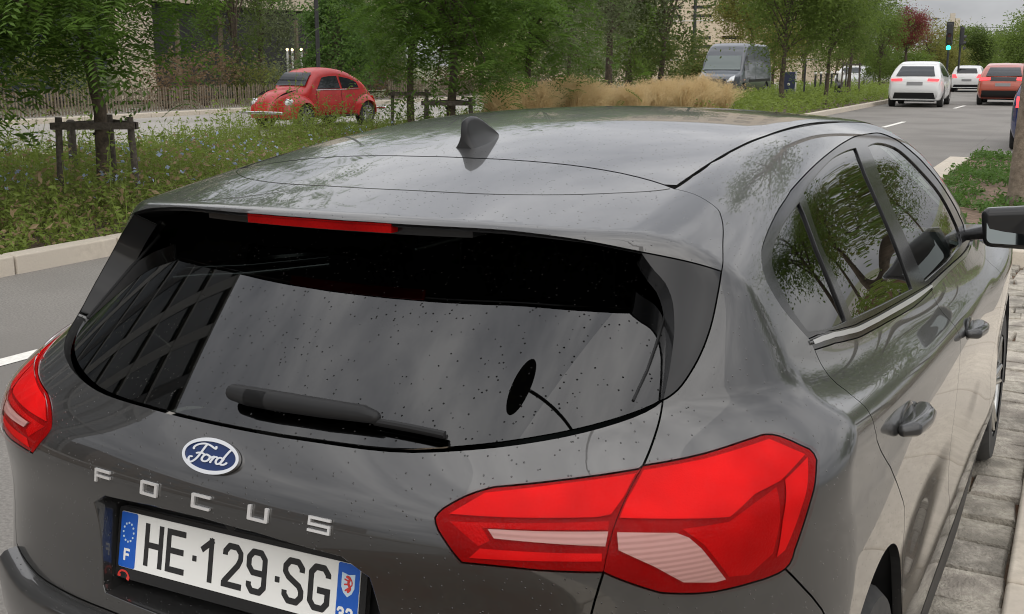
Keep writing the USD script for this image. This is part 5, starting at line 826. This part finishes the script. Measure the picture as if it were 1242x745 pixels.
for k, z in enumerate((6.1, 6.6, 5.5)):
    t = np.linspace(0, 1, 24)[:, None]; P = A*(1-t)+B*t+np.c_[0*t, 0*t, z-.9*4*t*(1-t)*.3+.0*t]; obj('/World', 'overhead_wire', tube(P, .035, 4), MS['pole'], label=['upper middle overhead wire across the grey sky at right', 'topmost overhead wire across the grey sky at right', 'lowest overhead wire across the grey sky at right'][k], cat='wire')
for k, (px, dp, z, L) in enumerate(((1128, 95, 5.5, 1.8), (1072, 80, 6.3, 1.4))):
    T = thing('road_lamp', ['road lamp arm against the sky left of the green light', 'road lamp arm against the sky above the red-leaved tree'][k], 'street lamp', spot(px, dp, 0), 28); obj(T, 'pole', tube([[-L, 0, 0], [-L, 0, z]], .06, 6), MS['pole']); obj(T, 'arm', tube([[-L, 0, z], [0, 0, z+.05]], .035, 6), MS['pole']); obj(T, 'lamp_head', hull([(-.1, 0, z+.05, .05), (.5, 0, z+.06, .06)]), MS['pole'])
# street lamp behind the viewpoint (its disc shows in the rear window)
LP = (1.25, .04, -2.23, .24, 12.0, .40)
T = thing('disc_street_lamp', 'street lamp with a flat disc head behind the viewpoint, reflected in the rear window', 'street lamp', (LP[0], LP[1], .02)); hx, hy, hz = LP[2]-LP[0], LP[3]-LP[1], LP[4]
obj(T, 'pole', tube([[0, 0, 0], [0, 0, hz+.1]], [.06, .045], 10), MS['pole']); obj(T, 'arm', tube([[0, 0, hz+.08], [hx, hy, hz+.06]], .025, 8), MS['pole']); obj(T, 'disc_head', trimesh.creation.cylinder(LP[5], .07, sections=32, transform=trimesh.transformations.translation_matrix([hx, hy, hz])), MS['pole'])

# ---------------------------------------------------------------- other vehicles
def vehicle(label, cat_, loc, rz, prof, plan, belt, tum, zb, paint, wheels, R, side_win, front_win=None, rear_win=None, extras=(), low=None, scale=1., rad=.12, name='passing_car', spokes=5, rimmat='satin'):
    """prof: (y, z) from the rear bottom over the roof to the front bottom; plan: (y, half width). Local y is forwards."""
    P = np.array(prof, float); d = np.r_[0, np.cumsum(np.linalg.norm(np.diff(P, axis=0), axis=1))]; t = np.linspace(0, d[-1], 110)
    from scipy.interpolate import PchipInterpolator
    py = PchipInterpolator(d, P[:, 0])(t); pz = PchipInterpolator(d, P[:, 1])(t); pl = np.array(plan, float); wf = PchipInterpolator(pl[:, 0], pl[:, 1])
    def hw(y, z): return wf(np.clip(y, pl[0, 0], pl[-1, 0]))*(1-.10*np.clip((zb+.28-z)/.3, 0, 1)**2)-tum*np.maximum(z-belt, 0)*(1+.35*np.maximum(z-belt, 0))-.03*np.clip((z-belt+.35)/.35, 0, 1)
    rings = []
    for y_, zt in zip(py, pz):
        zt = max(zt, zb+.02); rr = min(rad, (zt-zb)*.45); zs = np.linspace(zb, zt-rr, 12); side = np.stack([hw(y_, zs), zs], 1); xc = hw(y_, zt-rr)-rr; a = np.linspace(0, np.pi/2, 8)[1:]; cor = np.stack([xc+rr*np.cos(a), zt-rr+rr*np.sin(a)], 1); top = np.stack([np.linspace(xc, 0, 6)[1:], zt+.02*np.linspace(0, 1, 6)[1:]**.5*(rr/rad)], 1)
        h = np.vstack([side, cor, top]); full = np.vstack([h, (h[::-1]*[-1, 1])[1:]]); rings.append(np.c_[full[:, 0], np.full(len(full), y_), full[:, 1]])
    n = len(rings[0]); V = np.vstack(rings); f = []
    I, J = np.meshgrid(np.arange(len(rings)-1), np.arange(n), indexing='ij'); J2 = (J+1) % n; q = np.stack([I*n+J, I*n+J2, (I+1)*n+J2, (I+1)*n+J], -1).reshape(-1, 4); f = np.vstack([q[:, [0, 1, 2]], q[:, [0, 2, 3]]])
    c0, c1 = len(V), len(V)+1; V = np.vstack([V, rings[0].mean(0), rings[-1].mean(0)]); k = np.arange(n); k2 = (k+1) % n; o = (len(rings)-1)*n
    f = np.vstack([f, np.stack([np.full(n, c0), k2, k], 1), np.stack([np.full(n, c1), o+k, o+k2], 1)]); tm = trimesh.Trimesh(V, f); tm.merge_vertices(); tm.fix_normals()
    Mf = manifold3d.Manifold(manifold3d.Mesh(vert_properties=np.asarray(tm.vertices, np.float32), tri_verts=np.asarray(tm.faces, np.uint32)))
    wmax = pl[:, 1].max()
    if Mf.status() == manifold3d.Error.NoError:
        for wy in wheels:
            for s in (-1, 1): Mf = Mf-manifold3d.Manifold.cylinder(.5, R+.055, R+.055, 40).rotate((0, 90, 0)).translate((s*wmax-(.25), wy, R+.02)) if 0 else Mf-manifold3d.Manifold.cylinder(.36, R+.055, R+.055, 40).rotate((0, 90, 0)).translate((s*(wmax-.13)-.18, wy, R+.02))
        tm = man(Mf)
    T = thing(name, label, cat_, loc, rz)
    if scale != 1: UsdGeom.Xform(stage.GetPrimAtPath(T)).AddScaleOp().Set(Gf.Vec3f(scale, scale, scale))
    obj(T, 'body', tm, paint, smooth=28)
    def sheet(poly, fn, off, th=.012):
        g = Polygon(poly).buffer(0); g = g.segmentize(.12); v, fc = trimesh.creation.triangulate_polygon(g, engine='earcut'); t_ = trimesh.Trimesh(np.c_[v, 0*v[:, 0]], fc, process=False).subdivide_to_size(.25); A = fn(np.asarray(t_.vertices)[:, :2], off); return A, np.asarray(t_.faces)
    def side(q, off): return np.stack([hw(q[:, 0], q[:, 1])+off, q[:, 0], q[:, 1]], 1)
    it = int(np.argmax(pz)); 
    def rearf(q, off): return np.stack([q[:, 0], np.interp(q[:, 1], np.maximum.accumulate(pz[:it]), py[:it])-off, q[:, 1]+off*.6], 1)
    def frontf(q, off): zz = np.maximum.accumulate(pz[it:][::-1]); return np.stack([q[:, 0], np.interp(q[:, 1], zz, py[it:][::-1])+off, q[:, 1]+off*.6], 1)
    def dbl(A, fc): return trimesh.Trimesh(A, np.vstack([fc]), process=False)
    for w_ in side_win:
        A, fc = sheet(w_, side, .012); obj(T, 'side_window', (A, fc), MS['carglass'], smooth=40); obj(T, 'side_window', (A*[-1, 1, 1], fc[:, ::-1]), MS['carglass'], smooth=40)
    if rear_win: A, fc = sheet(rear_win, rearf, .03); obj(T, 'rear_window', (A, fc), MS['carglass'], smooth=40)
    if front_win: A, fc = sheet(front_win, frontf, .03); obj(T, 'windscreen', (A, fc[:, ::-1]), MS['paleglass' if name == 'panel_van' else 'carglass'], smooth=40)
    for nm, where, poly, mt, off, both in extras:
        for s in ((1, -1) if both else (1,)):
            A, fc = sheet(poly, {'s': side, 'r': rearf, 'f': frontf}[where], off); obj(T, nm, (A*[s, 1, 1], fc if s > 0 else fc[:, ::-1]), mt, smooth=40)
    for wy in wheels:
        for s in (-1, 1): wheel(T, s*(wmax-.13), wy, s, R, spokes, rimmat)
    obj(T, 'underside', bx(-wmax+.30, wmax-.30, py.min()+.25, py.max()-.25, zb-.06, zb+.1), M['dark']); return T
MS['paleglass'] = plain('pale_windscreen', (.13, .155, .15), .12, specular_ior_level=.5)
MS['carglass'] = plain('car_glass', (.012, .014, .016), .05, specular_ior_level=.4)
MS['whitecar'] = plain('white_car_paint', (.58, .58, .57), .3, coat_weight=1.); MS['redcar'] = plain('copper_red_paint', (.28, .045, .018), .3, .3, coat_weight=1.); MS['bluecar'] = plain('deep_blue_paint', (.006, .012, .06), .25, coat_weight=1.)
MS['vanpaint'] = plain('slate_grey_paint', (.030, .036, .045), .35, .1, coat_weight=1.); MS['beetlered'] = noisy('faded_red_paint', (.34, .014, .014), (.42, .026, .024), 3, .3); MS['taillit'] = mat('lit_tail_lamp', {'e': ('emission', {'color': (1, .03, .04), 'strength': 1.1}), 'p': ('principled_bsdf', {'base_color': (.7, .02, .02), 'roughness': .2}), 'a': ('add_closure', {})}, [('e.emission', 'a.closure1'), ('p.BSDF', 'a.closure2')], surface='a.closure')
MS['headlamp'] = plain('headlamp_glass', (.62, .64, .64), .08, coat_weight=1.); MS['headlit'] = mat('lit_headlamp', {'e': ('emission', {'color': (1, .86, .6), 'strength': 2.2})}, surface='e.emission')
cross_prof = [(.12, .28), (.03, .42), (.0, .60), (.04, .86), (.10, 1.0), (.22, 1.12), (.62, 1.36), (1.1, 1.54), (1.8, 1.62), (2.4, 1.60), (2.9, 1.47), (3.5, 1.12), (3.75, 1.03), (4.3, .92), (4.62, .75), (4.74, .5), (4.68, .25)]
plan = [(0, .80), (.25, .90), (.8, .95), (2.4, .96), (3.8, .94), (4.4, .86), (4.74, .62)]
sw = [[(.78, 1.13), (1.0, 1.33), (1.45, 1.45), (1.9, 1.49), (1.95, 1.08)], [(2.02, 1.07), (1.98, 1.49), (2.5, 1.46), (2.9, 1.32), (3.2, 1.12), (3.15, 1.05)]]
g_ = lambda px, py, z=0.: (lambda d: CW+d*((z-CW[2])/d[2]))(ray_px(px, py))
MS['plategrey'] = plain('grey_plate', (.18, .18, .18), .5)
w = vehicle('white crossover with lit red tail lamps driving away in the left lane', 'car', g_(1107, 130.5), 2, cross_prof, plan, 1.0, .42, .26, MS['whitecar'], (.92, 3.78), .35, sw, None, [(-.66, 1.10), (.66, 1.10), (.54, 1.44), (-.54, 1.44)],
    [('tail_lamp', 'r', [(.42, .93), (.80, .93), (.82, 1.0), (.44, 1.02)], MS['taillit'], .02, True), ('rear_valance', 'r', [(-.72, .30), (.72, .30), (.66, .52), (-.66, .52)], M['matte'], .012, False), ('number_plate', 'r', [(-.27, .78), (.27, .78), (.27, .90), (-.27, .90)], MS['plategrey'], .012, False), ('door_line', 's', [(2.0, .45), (2.012, .45), (2.012, 1.0), (2.0, 1.0)], M['matte'], .003, True)], scale=1.04)
hatch_prof = [(.10, .26), (.02, .42), (.0, .62), (.05, .92), (.12, 1.02), (.40, 1.34), (.75, 1.45), (1.6, 1.49), (2.2, 1.44), (2.9, 1.08), (3.1, 1.0), (3.7, .88), (4.0, .65), (4.02, .3)]
plan2 = [(0, .76), (.2, .85), (.8, .89), (3.2, .88), (3.8, .76), (4.02, .55)]
sw2 = [[(.55, 1.08), (.75, 1.30), (1.5, 1.37), (1.55, 1.0)], [(1.62, 1.0), (1.58, 1.37), (2.1, 1.33), (2.6, 1.05), (2.6, .98)]]
vehicle('white hatchback farther ahead between the crossover and the orange car', 'car', g_(1171, 112.), 2, hatch_prof, plan2, .98, .40, .24, MS['whitecar'], (.75, 3.25), .31, sw2, None, [(-.55, 1.06), (.55, 1.06), (.46, 1.33), (-.46, 1.33)],
    [('tail_lamp', 'r', [(.50, .80), (.76, .82), (.78, 1.0), (.60, 1.0)], MS['taillit'], .02, True), ('rear_valance', 'r', [(-.7, .28), (.7, .28), (.66, .42), (-.66, .42)], M['matte'], .012, False), ('number_plate', 'r', [(-.26, .62), (.26, .62), (.26, .73), (-.26, .73)], MS['plategrey'], .012, False)])
vehicle('copper orange sport utility car driving away in the right lane', 'car', g_(1214, 128.5), 1, cross_prof, plan, 1.0, .36, .28, MS['redcar'], (.92, 3.7), .36, sw, None, [(-.64, 1.12), (.64, 1.12), (.54, 1.45), (-.54, 1.45)],
    [('tail_lamp', 'r', [(.46, .98), (.84, .94), (.86, 1.06), (.48, 1.08)], MS['taillit'], .02, True), ('black_panel', 'r', [(-.46, .94), (.46, .94), (.46, 1.09), (-.46, 1.09)], M['black'], .014, False), ('rear_valance', 'r', [(-.76, .30), (.76, .30), (.74, .58), (-.74, .58)], M['matte'], .012, False), ('number_plate', 'r', [(-.27, .74), (.27, .74), (.27, .86), (-.27, .86)], MS['plategrey'], .012, False)])
bl = g_(1222, 184); vehicle('deep blue car parked at the right edge, only its rear corner showing', 'car', (bl[0]+.85, bl[1], 0), 0, hatch_prof, plan2, .98, .38, .24, MS['bluecar'], (.72, 3.3), .32, sw2, None, [(-.55, 1.06), (.55, 1.06), (.46, 1.33), (-.46, 1.33)], [('tail_lamp', 'r', [(.52, .80), (.78, .80), (.78, 1.0), (.60, 1.0)], MS['taillit'], .02, True)])
vehicle('white car half hidden behind the weeds of the median', 'car', spot(1046, 66, 0), 178, hatch_prof, plan2, .98, .40, .24, MS['whitecar'], (.75, 3.25), .31, sw2, [(-.58, 1.05), (.58, 1.05), (.5, 1.36), (-.5, 1.36)], None, [('headlamp', 'f', [(.45, .66), (.70, .68), (.66, .80), (.48, .8)], MS['headlamp'], .02, True)])
T = thing('box_truck', 'pale box truck far away behind the white crossover', 'truck', spot(1113, 92, 0), 5); obj(T, 'box', rbx(-1.2, 1.2, 0, 5, .9, 3.1, .05), MS['slab']); obj(T, 'cab', rbx(-1.1, 1.1, 5.1, 6.8, .5, 2.5, .15), MS['whitecar']); obj(T, 'chassis', bx(-1, 1, .1, 6.6, .45, .85), M['dark']); obj(T, 'rear_shutter', bx(-1.05, 1.05, -.02, .05, 1.0, 2.95), MS['line'])
for y_ in (1.2, 5.6):
    for s in (-1, 1): wheel(T, s*1.0, y_, s, .45, 6)
# panel van coming towards us
van_prof = [(.0, .42), (.0, 1.0), (.03, 2.2), (.12, 2.44), (.5, 2.52), (3.6, 2.53), (4.05, 2.40), (4.55, 1.85), (4.95, 1.28), (5.35, 1.12), (5.62, .98), (5.74, .70), (5.72, .40)]
plan3 = [(0, .98), (.3, 1.02), (4.4, 1.02), (5.1, .98), (5.5, .86), (5.74, .68)]
vehicle('tall slate grey panel van driving towards us on the far carriageway', 'van', spot(884, 49, 0)+np.array([.2, 3.2, 0]), 180, van_prof, plan3, 1.3, .09, .36, MS['vanpaint'], (1.0, 4.75), .35, [[(4.0, 1.32), (4.0, 1.95), (4.35, 1.93), (4.72, 1.45), (4.72, 1.30)]], [(-.86, 1.33), (.86, 1.33), (.78, 1.95), (-.78, 1.95)], None,
    [('headlamp', 'f', [(.52, .80), (.84, .86), (.82, 1.08), (.64, 1.0)], MS['headlamp'], .03, True), ('grille', 'f', [(-.48, .74), (.48, .74), (.44, .92), (-.44, .92)], M['matte'], .02, False), ('front_bumper', 'f', [(-.8, .42), (.8, .42), (.8, .70), (-.8, .70)], M['matte'], .02, False), ('side_rub_strip', 's', [(.3, .78), (4.0, .78), (4.0, .90), (.3, .90)], M['matte'], .006, True), ('door_line', 's', [(2.9, .5), (2.92, .5), (2.92, 2.2), (2.9, 2.2)], M['matte'], .004, True)], rad=.16, name='panel_van')
# old red beetle-shaped car
bt_prof = [(.02, .40), (.06, .55), (.25, .80), (.60, 1.06), (1.0, 1.29), (1.45, 1.44), (1.95, 1.50), (2.4, 1.46), (2.68, 1.33), (2.95, 1.04), (3.05, .99), (3.4, .95), (3.75, .82), (3.95, .62), (4.02, .42)]
bt_plan = [(0, .32), (.35, .52), (.9, .66), (1.8, .70), (2.7, .68), (3.3, .52), (3.75, .36), (4.02, .22)]
bpos = spot(383, 27.3, 0)
BW = MS['beetlered']
b = vehicle('old red beetle-shaped two-door car driving left on the far carriageway', 'car', bpos+np.array([.15, 1.9, 0]), 177, bt_prof, bt_plan, .93, .30, .30, BW, (), .31, [[(1.80, .99), (1.82, 1.30), (2.36, 1.30), (2.66, .99)], [(1.02, 1.0), (1.08, 1.14), (1.28, 1.24), (1.5, 1.29), (1.74, 1.30), (1.72, .99)]], [(-.50, 1.06), (.50, 1.06), (.44, 1.38), (-.44, 1.38)], [(-.4, 1.1), (.4, 1.1), (.35, 1.26), (-.35, 1.26)],
    [('window_trim', 's', [(1.0, .955), (2.7, .955), (2.7, .97), (1.0, .97)], M['chrome'], .010, True), ('door_line', 's', [(1.765, .4), (1.78, .4), (1.78, .95), (1.765, .95)], M['matte'], .004, True), ('door_line', 's', [(2.70, .4), (2.712, .4), (2.712, .95), (2.70, .95)], M['matte'], .004, True), ('bonnet_line', 'f', [(.30, .60), (.31, .60), (.43, .98), (.42, .98)], M['matte'], .004, True)], rad=.24, name='red_beetle_car')
Rw = .315
for y_, front in ((.80, False), (3.20, True)):
    for s in (-1, 1):
        wheel(b, s*.64, y_, s, Rw, 8, 'satin')
        # domed fender: half ellipsoid shell with the wheel opening cut out
        e = manifold3d.Manifold.sphere(1., 48).scale((.40, .56 if front else .54, .46)).translate((s*.46, y_+(.03 if front else 0), .40)); e = e-manifold3d.Manifold.cylinder(.5, .36, .36, 40).rotate((0, 90, 0)).translate((s*.70-.25, y_, .30))-manifold3d.Manifold.cube((3, 3, .6), True).translate((0, y_, -.03)); obj(b, 'fender', man(e), BW, smooth=40)
        if front:
            obj(b, 'headlamp', hull([(s*.56, y_+.36, .66, .105), (s*.56, y_+.44, .655, .085)]), MS['headlamp']); rg = trimesh.creation.torus(.10, .018, major_sections=24, minor_sections=8); rg.apply_transform(trimesh.transformations.translation_matrix([s*.56, y_+.44, .655])@trimesh.transformations.rotation_matrix(math.pi/2-.3, [1, 0, 0])); obj(b, 'headlamp_ring', rg, M['chrome'])
        else: obj(b, 'tail_lamp', hull([(s*.58, y_-.42, .62, .06), (s*.58, y_-.38, .72, .05)]), M['redlens'])
for s in (-1, 1): obj(b, 'running_board', rbx(min(s*.60, s*.80), max(s*.60, s*.80), 1.25, 2.75, .27, .32, .02), M['matte'])
for y_ in (4.10, -.10): obj(b, 'bumper', hull([(-.70, y_-.08*np.sign(y_-2), .43, .035), (-.3, y_, .43, .04), (.3, y_, .43, .04), (.70, y_-.08*np.sign(y_-2), .43, .035)]), M['chrome'])
